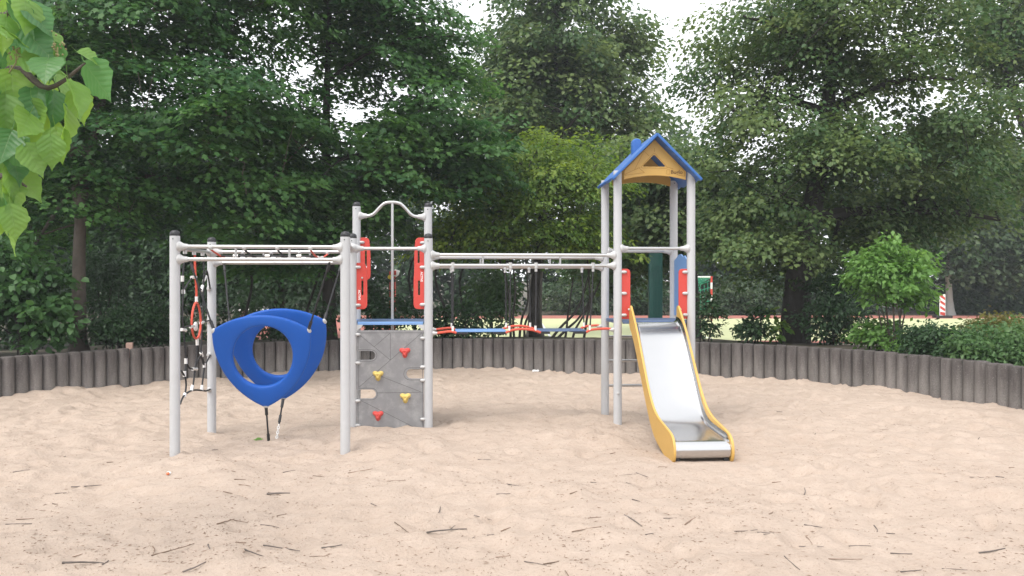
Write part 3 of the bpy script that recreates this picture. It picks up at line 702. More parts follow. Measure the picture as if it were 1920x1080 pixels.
for l in (((344.5, 546), (352, 532), (361, 520)), ((366, 519), (377, 543), (383, 520), (388, 508), (394, 541)), ((341, 619), (350, 612), (360, 611)), ((378, 604), (388, 602), (395, 600)),
          ((349, 680), (355, 690), (364, 692)), ((365, 690), (376, 668), (383, 684), (394, 666)), ((340, 695), (346, 705)), ((338, 757), (345, 742), (360, 732), (379, 732), (386, 733), (394, 730))):
    ropeline(sn_, q(*l), M_ROPE)
for (x0, y0), (x1, y1) in (((342, 517), (342, 528)), ((344, 543), (344, 551)), ((359, 520), (367, 520)), ((377, 546), (380, 536)), ((382, 527), (386, 518)), ((368.5, 556), (368.5, 566)), ((340, 618), (348, 619)),
        ((357, 613), (363, 611)), ((376, 606), (381, 604)), ((369.5, 635), (370, 647)), ((348.5, 672), (348.5, 682)), ((346, 696), (346, 706)), ((361, 692), (369, 692)), ((377, 661), (379, 668)), ((383, 681), (383, 689)),
        ((361, 723), (359, 733)), ((379, 722), (378.5, 732)), ((347, 738), (345, 745))):
    ferrule(sn_, onside(x0, y0), onside(x1, y1))
tm = MB().blob(onside(367, 612), (.02, .045, .05), None, 10, 6).build('connector', M_FERR, sn_)
for x, y in ((347, 474), (364, 476), (380, 478)): MB().tube([onside(x, y-8), onside(x, y+2)], .02, 10).build('rope_clamp', M_CAST, sn_)
for y in (541, 602, 665, 730):
    MB().lathe([(.030, 0), (.030, .006), (.016, .02), (.014, .035)], pv(3, EYE-(y-HY)/FPX*9.6)+Vector((-.01, -PR, 0)), (-.1, -1, 0), 12).build('eye_fitting', M_CAST, sn_)
# --- rope web lying across the top of the frame
tn = thing('top_net', 'slack black and red rope web strung across the top rails of the net frame', 'rope net', (-2.5, 9.0, 1.95))
fp = [lerp_x(1, 2, x)+Z*2.0 for x in (395, 458, 520, 582)]
bp_ = [lerp_x(3, 4, x)+Z*1.99 for x in (456, 509, 562, 614)]
ce = [p.lerp(b_, .5)-Z*.085 for p, b_ in zip(fp, bp_)]
c0 = [p.lerp(b_, .27)-Z*.07 for p, b_ in zip(fp, bp_)]; c1 = [p.lerp(b_, .75)-Z*.06 for p, b_ in zip(fp, bp_)]
for i in range(4):
    m_ = M_ROPER if i in (0, 3) else M_ROPE
    ropeline(tn, [fp[i]-Z*.02, c0[i], ce[i]], m_); ropeline(tn, [ce[i], c1[i], bp_[i]-Z*.02], m_ if i == 3 else M_ROPE)
    for p in (fp[i], bp_[i]): MB().blob(p, (.026, .026, .027), None, 12, 8).build('rope_clamp', M_CAST, tn)
    ferrule(tn, c0[i].lerp(ce[i], .5), c0[i].lerp(ce[i], 1.0)); ferrule(tn, ce[i].lerp(c1[i], .2), ce[i].lerp(c1[i], .7))
ropeline(tn, c0, M_ROPE); ropeline(tn, ce, M_ROPE); ropeline(tn, c1, M_ROPE)
for i in range(3):
    for line in (c0, ce, c1): ferrule(tn, line[i].lerp(line[i+1], .40), line[i].lerp(line[i+1], .55))

# --- the two blue triangular shells
def reuleaux(n):                 # radius of a triangle with bulging sides, corners at -90, 30 and 150 degrees
    r = []; h = .160; rho = (.25+h*h)/(2*h); off = rho-(1/(2*math.sqrt(3))+h)
    for k in range(n):
        th = 2*math.pi*k/n; best = 9
        for c in range(3):
            dc = math.cos(th-math.radians(-90+120*c))*off
            best = min(best, dc+math.sqrt(max(dc*dc-(off*off-rho*rho), 0)))
        r.append(best)
    r = np.array(r); w = np.array([0, 0, 0, .25, .5, .25, 0, 0, 0]); w /= w.sum()
    return np.convolve(np.concatenate([r[-4:], r, r[:4]]), w, 'valid')
def shell(name, label, c, side, hole, yaw, pitch, roll, thick):
    t = thing(name, label, 'climbing shell', (c[0], c[1], c[2]), 'blue hanging shells')
    n, m_ = 120, 28; R = reuleaux(n)*side; Mx = Matrix.Translation(Vector(c)) @ Matrix.Rotation(yaw, 4, 'Z') @ Matrix.Rotation(pitch, 4, 'X') @ Matrix.Rotation(roll, 4, 'Y')
    vs = []; sg = lambda v, p: math.copysign(abs(v)**p, v)
    for i in range(n):
        th = 2*math.pi*i/n; ro, ri = R[i], hole*(1+.05*math.cos(2*(th-1.3))); mid, half = (ro+ri)/2, (ro-ri)/2
        for j in range(m_):
            ph = 2*math.pi*j/m_; cr = sg(math.cos(ph), .40); sr = sg(math.sin(ph), .40)
            rad = mid+half*cr; u = (rad-ri)/(ro-ri)
            th_ = thick*(.62+.38*math.cos((u-.3)*2.2))              # thicker near the hole, thin at the rim
            y = -sr*th_/2 - .035*side*(rad/side)**2                   # dished: the rim bends towards the viewer side
            vs.append(Mx @ Vector((rad*math.cos(th), y, rad*math.sin(th))))
    fs = [(i*m_+j, i*m_+(j+1) % m_, ((i+1) % n)*m_+(j+1) % m_, ((i+1) % n)*m_+j) for i in range(n) for j in range(m_)]
    MB().add(vs, fs).build('moulding', M_BLUE, t, True, 180)
    cor = []
    for a in (150, 30, -90):
        th = math.radians(a); rr_ = R[int(round((a % 360)/360*n)) % n]-.015
        p_ = Mx @ Vector((rr_*math.cos(th), -.035*side*(rr_/side)**2, rr_*math.sin(th)))
        M3 = (Mx.to_3x3() @ Matrix.Rotation(-th, 3, 'Y'))
        MB().blob(p_, (.030, thick*.30, .030), M3, 12, 8, .7).build('corner_fitting', M_CAST, t)
        cor.append(p_)
    return t, cor
def hang(t, a, b, chain=False):
    u = (b-a).normalized()
    o = MB().tube([a+u*.02, a.lerp(b, .5), b], .0095, 8).build('rope', M_ROPE, t)
    MB().tube([a+u*.02, a+u*.11], .0165, 10).build('sleeve', M_BLACK, o); MB().tube([b-u*.10, b-u*.02], .0155, 10).build('sleeve', M_BLACK, o); return o
s1, k1 = shell('hanging_shell', 'blue moulded ring seat nearest the camera, rounded triangle with oval hole', at(493.5, 667, 8.75), .975, .315, math.radians(4), math.radians(15), math.radians(0), .075)
s2, k2 = shell('hanging_shell', 'blue moulded ring seat half hidden behind the nearer blue one', at(524, 654, 9.20), 1.01, .292, math.radians(10), math.radians(15), math.radians(-3), .075)
hang(s1, k1[0], onside(357, 492)); hang(s1, k1[1], at(618, 492, 8.42)); g = at(504, 822, 9.0); hang(s1, k1[2], Vector((g.x, g.y, sand_z(g.x, g.y)-.02)))
hang(s2, k2[0], lerp_x(3, 4, 420)+Z*1.86); hang(s2, k2[1], lerp_x(3, 4, 640)+Z*1.86)
g = at(518, 820, 9.1); gz = Vector((g.x, g.y, sand_z(g.x, g.y)-.02)); md = k2[2].lerp(gz, .62)
hang(s2, k2[2], md)
ch = MB(); n_ = 7
for i in range(n_):
    c_ = md.lerp(gz, (i+.5)/n_); a_ = (gz-md).normalized(); sd_ = Vector((1, 0, 0)) if i % 2 else Vector((0, 1, 0)); hl = (gz-md).length/n_*.75
    ch.tube([c_+a_*hl*math.cos(t)+sd_*.012*math.sin(t) for t in np.linspace(0, 6.283, 11)[:-1]], .004, 6, closed=True)
ch.build('chain', M_FERR, s2)

# ---------------------------------------------------------------- foliage
def lf(*halves): return halves
LEAF = {
 'maple': (np.array([(0, 0, 0), (.06, -.36, -.02), (.30, -.26, .0), (.52, -.56, -.06), (.66, -.20, 0), (1, 0, -.08), (.66, .20, 0), (.52, .56, -.06), (.30, .26, 0), (.06, .36, -.02)]), [tuple(range(10))]),
 'heart': (np.array([(0, 0, 0), (.10, -.36, .06), (.55, -.36, .05), (1, 0, -.12), (.55, .36, .05), (.10, .36, .06)]), [(0, 1, 2, 3), (0, 3, 4, 5)]),
 'oval': (np.array([(0, 0, 0), (.45, -.27, .05), (1, 0, -.08), (.45, .27, .05)]), [(0, 1, 2), (0, 2, 3)]),
 'spray': (np.array([(0, 0, 0), (.35, -.42, .05), (.55, -.12, 0), (1, -.1, -.1), (.6, .1, 0), (.45, .45, .05)]), [(0, 1, 2, 3), (0, 3, 4, 5)]),
}
def leaf_mesh(name, pos, tip, nrm, size, tint, kind, m):
    T, FT = LEAF[kind]; N = len(pos); k = len(T)
    nrm = nrm/np.linalg.norm(nrm, axis=1, keepdims=True)
    tip = tip-nrm*(tip*nrm).sum(1, keepdims=True); tip /= np.linalg.norm(tip, axis=1, keepdims=True)+1e-9
    sd = np.cross(nrm, tip)
    V = pos[:, None, :]+size[:, None, None]*(T[None, :, 0, None]*tip[:, None, :]+T[None, :, 1, None]*sd[:, None, :]+T[None, :, 2, None]*nrm[:, None, :])
    me = bpy.data.meshes.new(name); me.vertices.add(N*k); me.vertices.foreach_set('co', V.astype('f4').ravel())
    fl = [i for f in FT for i in f]; ls = np.cumsum([0]+[len(f) for f in FT[:-1]])
    LI = (np.arange(N)[:, None]*k+np.array(fl)[None, :]).astype('i4').ravel()
    me.loops.add(len(LI)); me.loops.foreach_set('vertex_index', LI)
    me.polygons.add(N*len(FT)); me.polygons.foreach_set('loop_start', (np.arange(N)[:, None]*len(fl)+ls[None, :]).astype('i4').ravel())
    at_ = me.attributes.new('tint', 'FLOAT', 'FACE'); at_.data.foreach_set('value', np.repeat(np.clip(tint, 0, 1), len(FT)).astype('f4'))
    me.materials.append(m); me.update(calc_edges=True); return me

def sprays(rng, C, out, per, rad, flat, droop, kind, size, m, name, par, tilt=.45, tintbias=None):
    # C: spray centres, out: outward direction of each; every spray is a flattish fan of leaves
    n = len(C); cnt = rng.integers(int(per*.6), int(per*1.4)+1, n); idx = np.repeat(np.arange(n), cnt); N = len(idx)
    sc = rng.uniform(.65, 1.3, n)*rad
    upn = np.stack([rng.normal(0, .22, n)+out[:, 0]*.25, rng.normal(0, .22, n)+out[:, 1]*.25, np.ones(n)], 1); upn /= np.linalg.norm(upn, axis=1, keepdims=True)
    a = rng.uniform(0, 2*np.pi, N); r = np.sqrt(rng.uniform(0, 1, N))
    o2 = out[:, :2]+1e-6; o2 = o2/np.linalg.norm(o2, axis=1, keepdims=True)
    e1 = np.concatenate([o2, np.zeros((n, 1))], 1); e1 -= upn*(e1*upn).sum(1, keepdims=True); e1 /= np.linalg.norm(e1, axis=1, keepdims=True); e2 = np.cross(upn, e1)
    x = r*np.cos(a)*1.15; y = r*np.sin(a)*.85; zz = rng.normal(0, flat, N)-droop*(r**2)
    pos = C[idx]+sc[idx][:, None]*(x[:, None]*e1[idx]+y[:, None]*e2[idx]+zz[:, None]*upn[idx])
    rd = x[:, None]*e1[idx]+y[:, None]*e2[idx]
    tip = rd*.9+e1[idx]*.4+rng.normal(0, .45, (N, 3)); tip[:, 2] -= .35
    nr = upn[idx]+rd*.35+rng.normal(0, tilt, (N, 3))
    st_ = np.clip(rng.normal(.42, .30, n), 0, 1) if tintbias is None else tintbias
    ti = st_[idx]+rng.normal(0, .16, N)
    sz = size*rng.uniform(.7, 1.25, N)
    o = link(name, leaf_mesh(name, pos, tip, nr, sz, ti, kind, m), par); o['kind'] = 'stuff'; return o

def in_lobes(rng, lobes, n, shell_=.55):
    w = np.array([l[6] for l in lobes], float); w /= w.sum(); pick = rng.choice(len(lobes), n, p=w); L = np.array([l[:6] for l in lobes])
    v = rng.normal(0, 1, (n, 3)); v /= np.linalg.norm(v, axis=1, keepdims=True); r = rng.uniform(0, 1, n)**shell_
    C = L[pick, :3]+v*r[:, None]*L[pick, 3:6]; return C, v
def lobe(px, py, rx, ry, d, rd, w=None):
    c = at(px, py, d); s = d/FPX; return (c.x, c.y, c.z, rx*s, rd, ry*s, w if w else rx*ry/10000.)
def tree(name, label, trunk_pts, trunk_r, lobes, n_spray, per, rad, kind, size, lm, bark, seed, n_limb=14, flat=.13, droop=.12, group='trees around the play pit', shell_=.5, extra_trunks=(), cat='tree', tilt=.45):
    rng = np.random.default_rng(seed)
    base = Vector(trunk_pts[0]); t = thing(name, label, cat, base, group)
    tp = spline(trunk_pts, 5); k = len(tp)
    rs = [trunk_r*(1-.82*(i/(k-1))**.9) for i in range(k)]; rs[0] *= 1.45; rs[1] *= 1.18
    mb = MB().tube([tp[0]-Z*.4]+tp, [rs[0]*1.1]+rs, 14)
    for et in extra_trunks:
        q = spline(et[0], 5); mb.tube(q, [et[1]*(1-.7*i/(len(q)-1)) for i in range(len(q))], 10)
    C, out = in_lobes(rng, lobes, n_spray, shell_)
    C[:, 2] = np.maximum(C[:, 2], base.z+.35)
    T = np.array([list(p) for p in tp]); mean = T.mean(0)
    out2 = C-np.array([np.interp(C[:, 2], T[:, 2], T[:, 0]), np.interp(C[:, 2], T[:, 2], T[:, 1]), C[:, 2]]).T
    out2 = out2/(np.linalg.norm(out2, axis=1, keepdims=True)+1e-6)*.7+out*.5
    tr = mb.build('trunk', bark, t)
    # limbs: trunk to far sprays, then side branches from the nearest limb
    lb = MB(); pool = [np.array(p) for p in tp[int(k*.46):]]; prad = [r for r in rs[int(k*.46):]]
    order = rng.choice(n_spray, min(n_limb, n_spray), replace=False)
    def branch(tgt, r0f, nseg, sides):
        A = np.array(pool); dist = np.linalg.norm(A-tgt, axis=1)+np.maximum(A[:, 2]-tgt[2]+.2*np.linalg.norm(A[:, :2]-tgt[:2], axis=1), 0)*1.5
        j = int(np.argmin(dist)); a = A[j]; r0 = min(prad[j]*.62, r0f)
        mid = a*.5+tgt*.5+np.array([0, 0, .10*np.linalg.norm(tgt-a)])+rng.normal(0, .05*np.linalg.norm(tgt-a), 3)
        pts = []; rr_ = []
        for s in np.linspace(0, 1, nseg+1):
            pts.append(a*(1-s)**2+mid*2*s*(1-s)+tgt*s*s); rr_.append(r0*(1-.75*s)+.004)
        lb.tube([Vector(p) for p in pts], rr_, sides, cap=False)
        for p, r in zip(pts[1:], rr_[1:]): pool.append(p); prad.append(r)
    far = sorted(order, key=lambda i: -np.linalg.norm(C[i]-mean))
    for i in far: branch(C[i], trunk_r*.45, 6, 7)
    rest = [i for i in range(n_spray) if i not in set(order)]
    for i in rest[:260]: branch(C[i], trunk_r*.14, 3, 4)
    lb.build('limbs', bark, t)['kind'] = 'stuff'
    sprays(rng, C, out2, per, rad, flat, droop, kind, size, lm, 'crown', t, tilt)
    return t

TG = 'trees around the play pit'
d = 14.3
tree('maple_tree', 'maple with bare brown trunk rising behind the wall at far left', [at(148, 662, d), at(148, 560, d), at(150, 430, d), at(163, 310, d), at(192, 190, d+.1), at(214, 60, d+.2), at(235, -120, d+.3)], .135,
     [lobe(285, 70, 190, 120, d, 2.2), lobe(430, 215, 190, 110, d-.2, 2.0), lobe(190, 300, 170, 120, d+.4, 1.8), lobe(400, 350, 230, 110, d+.6, 1.8), lobe(60, 130, 160, 170, d+.5, 2), lobe(455, 30, 110, 80, d+.6, 1.6), lobe(330, -140, 330, 150, d, 2.5), lobe(60, 400, 140, 90, d+1.0, 1.2)],
     360, 190, .78, 'maple', .095, L_MAPLE, M_BARK, 11, 22, flat=.07, droop=.16, tilt=.33, extra_trunks=[([at(150, 420, d), at(140, 300, d), at(132, 180, d), at(110, 20, d), at(90, -120, d)], .085)])
d = 17.2
tree('maple_tree', 'maple with layered dark green crown behind the climbing tower', [at(618, 655, d), at(616, 500, d), at(612, 330, d), at(612, 200, d), at(616, 80, d), at(620, -90, d)], .15,
     [lobe(640, 60, 120, 120, d, 1.8, 1.0), lobe(780, 90, 105, 120, d, 2.0), lobe(530, 225, 120, 50, d-.5, 1.8), lobe(820, 220, 105, 90, d-.4, 1.8), lobe(720, 320, 200, 100, d-.3, 2.2), lobe(590, 390, 190, 95, d-.2, 2), lobe(860, 300, 90, 80, d-.6, 1.4), lobe(640, -90, 260, 90, d, 2.2), lobe(500, 470, 140, 50, d, 1.5)],
     330, 190, .80, 'maple', .102, L_MAPLE, M_BARKD, 12, 22, flat=.07, droop=.16, tilt=.33)
d = 18.6
tree('hornbeam_tree', 'low hornbeam with yellow-green leaves and dark leaning trunk behind the bridge', [at(1004, 652, d), at(1002, 600, d), at(1003, 540, d), at(1010, 470, d), at(1015, 380, d), at(1010, 290, d)], .155,
     [lobe(1010, 370, 150, 85, d, 1.8), lobe(925, 425, 130, 65, d-.4, 1.5), lobe(1070, 445, 110, 60, d-.2, 1.5), lobe(890, 340, 120, 70, d, 1.4), lobe(1095, 325, 110, 60, d+.2, 1.4), lobe(990, 300, 120, 50, d, 1.4), lobe(850, 450, 90, 50, d, 1.0)],
     300, 105, .62, 'oval', .11, L_HORN, M_BARKD, 13, 18, flat=.09, tilt=.35)
d = 27
tree('linden_tree', 'tall grey-green linden farthest back, rising above the bridge against white sky', [at(1003, 640, d), at(1006, 520, d), at(1030, 300, d), at(1042, 100, d), at(1045, -80, d)], .26,
     [lobe(1035, 70, 125, 110, d, 3.2), lobe(955, 170, 85, 90, d, 2.6), lobe(1110, 150, 85, 80, d, 2.6), lobe(1030, 235, 150, 60, d, 3), lobe(1190, 225, 60, 40, d, 1.6), lobe(1185, 70, 35, 70, d, 1.6), lobe(1040, -60, 140, 70, d, 3)],
     430, 110, .85, 'heart', .14, L_LIND, M_BARKD, 14, 20, .2, .25)
d = 22
tree('linden_tree', 'mid-sized green tree directly behind the roofed slide tower', [at(1299, 640, d), at(1298, 520, d), at(1285, 400, d), at(1270, 280, d)], .2,
     [lobe(1215, 400, 115, 80, d, 2.4), lobe(1170, 320, 90, 50, d, 2), lobe(1335, 390, 120, 85, d, 2.4), lobe(1220, 450, 70, 40, d, 2.0), lobe(1260, 310, 90, 45, d, 2), lobe(1160, 480, 90, 60, d, 2)],
     420, 110, .70, 'heart', .115, L_LIND, M_BARKD, 15, 16, .2, .22)
d = 16.8
tree('linden_tree', 'big linden with thick dark trunk and low hanging boughs right of the slide', [at(1490, 668, d), at(1492, 600, d), at(1500, 500, d), at(1525, 380, d), at(1548, 240, d), at(1560, 90, d), at(1565, -120, d)], .34,
     [lobe(1490, 70, 150, 110, d, 2.4), lobe(1640, 110, 170, 110, d, 2.4), lobe(1790, 250, 125, 90, d-.5, 2.0), lobe(1400, 240, 110, 100, d-.3, 2.0), lobe(1570, 280, 150, 90, d-.8, 2.0), lobe(1420, 410, 120, 80, d-.6, 1.8), lobe(1600, 405, 180, 80, d+.9, 1.6), lobe(1760, 380, 130, 75, d+.9, 1.5), lobe(1330, 110, 90, 120, d+.4, 1.6, .5), lobe(1660, -80, 300, 110, d, 2.6), lobe(1490, 495, 110, 45, d+.4, 1.4)],
     560, 150, .62, 'heart', .085, L_LIND, M_BARKD, 16, 26, .2, .25)
d = 25
tree('linden_tree', 'open-crowned tree at the far right edge with sky between its leaves', [at(1990, 625, d), at(1980, 480, d), at(1940, 300, d), at(1885, 130, d), at(1880, -60, d)], .2,
     [lobe(1870, 90, 95, 110, d, 2.4, 1), lobe(1960, 60, 80, 160, d, 2.4), lobe(1890, 310, 95, 70, d, 2.2, .8), lobe(1880, -60, 160, 70, d, 2.4)],
     300, 70, .72, 'heart', .14, L_LIND, M_BARKD, 17, 16, .2, .25)
d = 44.5
tree('birch_tree', 'birch with pale trunk and drooping twigs beside the striped marker', [at(1782, 592, d), at(1778, 500, d), at(1782, 380, d), at(1790, 260, d)], .20,
     [lobe(1800, 440, 110, 80, d, 2.5), lobe(1880, 450, 90, 90, d, 2.5), lobe(1790, 340, 110, 80, d, 2.5), lobe(1900, 380, 80, 80, d, 2.5)],
     330, 85, 1.25, 'heart', .23, L_FAR, M_CONC, 18, 14, .25, .6)
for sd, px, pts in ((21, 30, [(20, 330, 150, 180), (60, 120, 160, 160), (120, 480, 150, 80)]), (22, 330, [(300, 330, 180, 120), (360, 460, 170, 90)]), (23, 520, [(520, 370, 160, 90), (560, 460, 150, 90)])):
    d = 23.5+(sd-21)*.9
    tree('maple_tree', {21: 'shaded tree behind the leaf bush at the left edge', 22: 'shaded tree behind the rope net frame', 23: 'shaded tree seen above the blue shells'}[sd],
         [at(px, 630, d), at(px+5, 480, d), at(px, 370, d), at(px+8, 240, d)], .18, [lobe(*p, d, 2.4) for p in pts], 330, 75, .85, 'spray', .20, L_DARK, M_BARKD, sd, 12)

# shrubs: stems and leaf sprays, rooted on the bank behind the wall
def shrub(name, label, px, d, lobes, n_spray, per, rad, kind, size, lm, seed, stems=7, bark=M_BARKD, zb=None, group=None, cat='shrub', flat=.25, tilt=.6):
    rng = np.random.default_rng(seed); bx_ = (px-CX)/FPX*d
    if zb is None:
        q = math.hypot(bx_-WC.x, d-WC.y)-float(wall_r(math.atan2(d-WC.y, bx_-WC.x))); t_ = min(max((q-2)/7, 0), 1); zb = .47*(1-t_*t_*(3-2*t_))+PZ*t_*t_*(3-2*t_)
    t = thing(name, label, cat, (bx_, d, zb), group)
    C, out = in_lobes(rng, lobes, n_spray, .45); C[:, 2] = np.maximum(C[:, 2], zb+.12)
    mb = MB()
    for i in range(stems):
        tg = C[rng.integers(n_spray)]; b0 = Vector((bx_+rng.normal(0, .08), d+rng.normal(0, .08), zb-.08)); e = Vector(tg)
        mid = b0.lerp(e, .5)+Vector((rng.normal(0, .06), rng.normal(0, .06), .12)); r0 = rng.uniform(.010, .02)
        mb.tube(spline([b0, mid, e], 4), [r0*(1-.09*k) for k in range(9)], 5)
    mb.build('stems', bark, t)['kind'] = 'stuff'
    sprays(rng, C, out, per, rad, flat, .1, kind, size, lm, 'foliage', t, tilt)
    return t
SG = 'shrubs behind the palisade wall'
shrub('hazel_bush', 'broad-leaved green bush behind the wall at the left edge', 50, 13.1, [lobe(45, 560, 75, 80, 13.1, .7), lobe(10, 500, 60, 60, 13.1, .7), lobe(80, 610, 45, 45, 12.9, .5), lobe(-60, 560, 80, 90, 13.1, .7)], 190, 24, .26, 'heart', .115, L_HAZEL, 31, 9, group=SG)
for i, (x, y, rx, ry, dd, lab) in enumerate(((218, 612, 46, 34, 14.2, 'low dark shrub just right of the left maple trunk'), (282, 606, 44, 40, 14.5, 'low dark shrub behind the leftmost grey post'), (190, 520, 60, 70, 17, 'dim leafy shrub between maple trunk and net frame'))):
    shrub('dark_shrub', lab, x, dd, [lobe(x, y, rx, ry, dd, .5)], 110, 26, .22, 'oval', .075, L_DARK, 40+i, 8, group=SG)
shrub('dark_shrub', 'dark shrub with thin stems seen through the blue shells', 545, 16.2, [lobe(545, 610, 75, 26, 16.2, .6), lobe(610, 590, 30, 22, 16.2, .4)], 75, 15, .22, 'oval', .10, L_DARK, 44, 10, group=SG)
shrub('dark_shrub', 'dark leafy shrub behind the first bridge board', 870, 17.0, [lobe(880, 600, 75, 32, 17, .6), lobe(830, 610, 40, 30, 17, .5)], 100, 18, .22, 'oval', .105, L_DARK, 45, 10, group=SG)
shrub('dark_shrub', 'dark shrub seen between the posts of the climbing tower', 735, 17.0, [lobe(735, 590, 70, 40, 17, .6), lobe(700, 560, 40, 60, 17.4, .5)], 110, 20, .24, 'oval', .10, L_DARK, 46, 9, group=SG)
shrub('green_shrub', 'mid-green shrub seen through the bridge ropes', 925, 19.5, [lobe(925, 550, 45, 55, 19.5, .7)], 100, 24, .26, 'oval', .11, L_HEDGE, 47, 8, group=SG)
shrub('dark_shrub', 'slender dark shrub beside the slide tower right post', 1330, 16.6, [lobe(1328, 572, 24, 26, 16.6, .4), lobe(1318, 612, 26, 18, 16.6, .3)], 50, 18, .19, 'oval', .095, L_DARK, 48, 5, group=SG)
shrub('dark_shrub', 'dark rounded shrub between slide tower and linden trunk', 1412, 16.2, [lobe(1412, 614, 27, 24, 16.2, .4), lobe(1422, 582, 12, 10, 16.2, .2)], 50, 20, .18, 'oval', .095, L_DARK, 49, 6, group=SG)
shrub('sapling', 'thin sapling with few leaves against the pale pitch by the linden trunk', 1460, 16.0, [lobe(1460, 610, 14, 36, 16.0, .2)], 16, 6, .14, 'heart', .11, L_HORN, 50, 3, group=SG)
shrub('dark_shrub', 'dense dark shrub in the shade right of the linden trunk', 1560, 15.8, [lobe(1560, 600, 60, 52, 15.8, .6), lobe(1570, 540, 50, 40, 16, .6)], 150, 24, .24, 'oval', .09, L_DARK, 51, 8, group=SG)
shrub('round_shrub', 'fresh green rounded shrub on bare stems in front of the striped marker', 1675, 14.1, [lobe(1674, 520, 68, 62, 14.1, .65), lobe(1640, 500, 40, 40, 14.1, .5), lobe(1712, 545, 30, 38, 14.1, .4), lobe(1665, 458, 30, 18, 14.1, .4), lobe(1722, 490, 20, 26, 14.1, .3), lobe(1608, 520, 18, 22, 14.1, .3)], 210, 26, .20, 'oval', .105, L_LIGHT, 52, 9, M_BARK, group=SG)
shrub('green_shrub', 'low leafy shrub at the foot of the rounded shrub', 1650, 14.3, [lobe(1655, 626, 54, 26, 14.3, .4)], 70, 22, .18, 'oval', .10, L_LIGHT, 53, 6, group=SG)
shrub('green_shrub', 'small yellow-green sprig peeping over the wall below the rounded shrub', 1685, 13.35, [lobe(1665, 648, 8, 9, 13.35, .1), lobe(1688, 650, 14, 9, 13.35, .12), lobe(1710, 657, 9, 7, 13.35, .1)], 24, 9, .08, 'oval', .085, L_LIGHT, 54, 5, group=SG)
shrub('hedge_shrub', 'dark green half of the low hedge at the right wall', 1760, 12.7, [lobe(1760, 645, 60, 34, 12.7, .6), lobe(1735, 625, 40, 16, 12.9, .4)], 150, 30, .17, 'oval', .07, L_DARK, 55, 8, group=SG)
shrub('hedge_shrub', 'lighter green low shrub at the right edge behind the wall', 1860, 12.1, [lobe(1850, 650, 70, 42, 12.1, .7), lobe(1925, 650, 70, 55, 11.8, .7), lobe(1810, 660, 40, 30, 12.0, .4)], 260, 30, .18, 'oval', .075, L_HEDGE, 56, 8, group=SG)
shrub('reddish_shrub', 'yellowish bronze-tipped shrub above the right end of the hedge', 1880, 13.4, [lobe(1880, 612, 62, 20, 13.4, .5)], 110, 20, .16, 'oval', .075, L_AUT, 57, 6, group=SG)
# leaning many-stemmed shrub seen as dark rods against the pitch
ms = thing('many_stemmed_shrub', 'bare dark leaning stems fanning up behind the bridge', 'shrub', at(1030, 655, 18.0), SG)
for pts in (((957, 655), (957, 600), (950, 530), (930, 470)), ((966, 655), (962, 600), (966, 545), (960, 480)), ((972, 655), (978, 600), (990, 560), (985, 480)), ((985, 655), (984, 610), (1000, 570), (1010, 500)), ((1018, 655), (1050, 615), (1085, 575), (1108, 500)),
            ((1024, 655), (1062, 618), (1090, 590), (1130, 520)), ((1056, 655), (1062, 620), (1065, 590), (1075, 520)), ((1070, 655), (1078, 620), (1098, 585), (1120, 540)), ((1092, 655), (1100, 600), (1106, 560), (1100, 470))):
    MB().tube(spline([at(x, y, 18.0+.004*(x-1030)) for x, y in pts], 5), [.034-.0012*k for k in range(16)], 6).build('stem', M_BARKD, ms)
for x0 in (450, 580, 615, 690, 770, 830, 880):
    rg = random.Random(x0); dd = 17.5+rg.random()*3
    o = MB().tube(spline([at(x0, 660, dd), at(x0+rg.uniform(-12, 12), 590, dd), at(x0+rg.uniform(-30, 30), 510, dd), at(x0+rg.uniform(-50, 50), 420, dd)], 5), [.04-.0015*k for k in range(16)], 6).build('slender_tree', M_BARKD)
    tag(o, {450: 'thin dark leaning stem between net frame post and blue shells', 580: 'thin dark stem behind the upper rope of the blue shells', 615: 'slim dark trunk just left of the climbing tower', 690: 'thin dark stem seen through the left red grip gap', 770: 'thin dark stem beside the right red grips',
            830: 'thin dark stem right of the climbing tower post', 880: 'thin dark stem behind the first bridge board'}[x0], 'young tree', 'thin stems in the shade')

# far side of the pitch
FG = 'hedges beyond the pitch'
for i, (x, y, rx, ry, dd, lab) in enumerate(((1400, 560, 75, 38, 45, 'broad grey-green bush beyond the pitch between slide tower and linden'), (1600, 565, 60, 36, 46, 'far dark hedge behind the fresh green shrub'), (1795, 556, 30, 38, 46, 'far clipped hedge just right of the striped marker'),
        (1860, 556, 38, 38, 46.5, 'far clipped hedge, second right of the striped marker'), (1925, 556, 30, 40, 47, 'far clipped hedge at the right edge'), (1210, 560, 45, 38, 45, 'far bush seen through the slide tower'), (1080, 555, 65, 40, 45.5, 'far bush seen under the bridge rails'))):
    shrub('far_hedge', lab, x, dd, [lobe(x, y, rx, ry, dd, 1.4)], 160, 22, .55, 'oval', .22, L_FAR if i in (0, 6) else L_DARK, 70+i, 6, zb=PZ, group=FG, cat='hedge')
rng = np.random.default_rng(99); n = 3600
xs = rng.uniform(-44, 46, n); top_ = 9.0+2.0*np.sin(xs*.33)+1.6*np.sin(xs*.71+1)
C = np.stack([xs, rng.uniform(48, 55, n), rng.uniform(0, 1, n)**.8*top_-.1], 1); out = np.tile(np.array([[0, -1., .3]]), (n, 1))+rng.normal(0, .3, (n, 3))
rng2 = np.random.default_rng(98); n2 = 900
C2 = np.stack([rng2.uniform(-22, -4.8, n2), rng2.uniform(20, 25, n2), rng2.uniform(0, 1, n2)*2.6-.1], 1); C2 = C2[(C2[:, 0] < -6.2) | (C2[:, 2] > 1.1)]
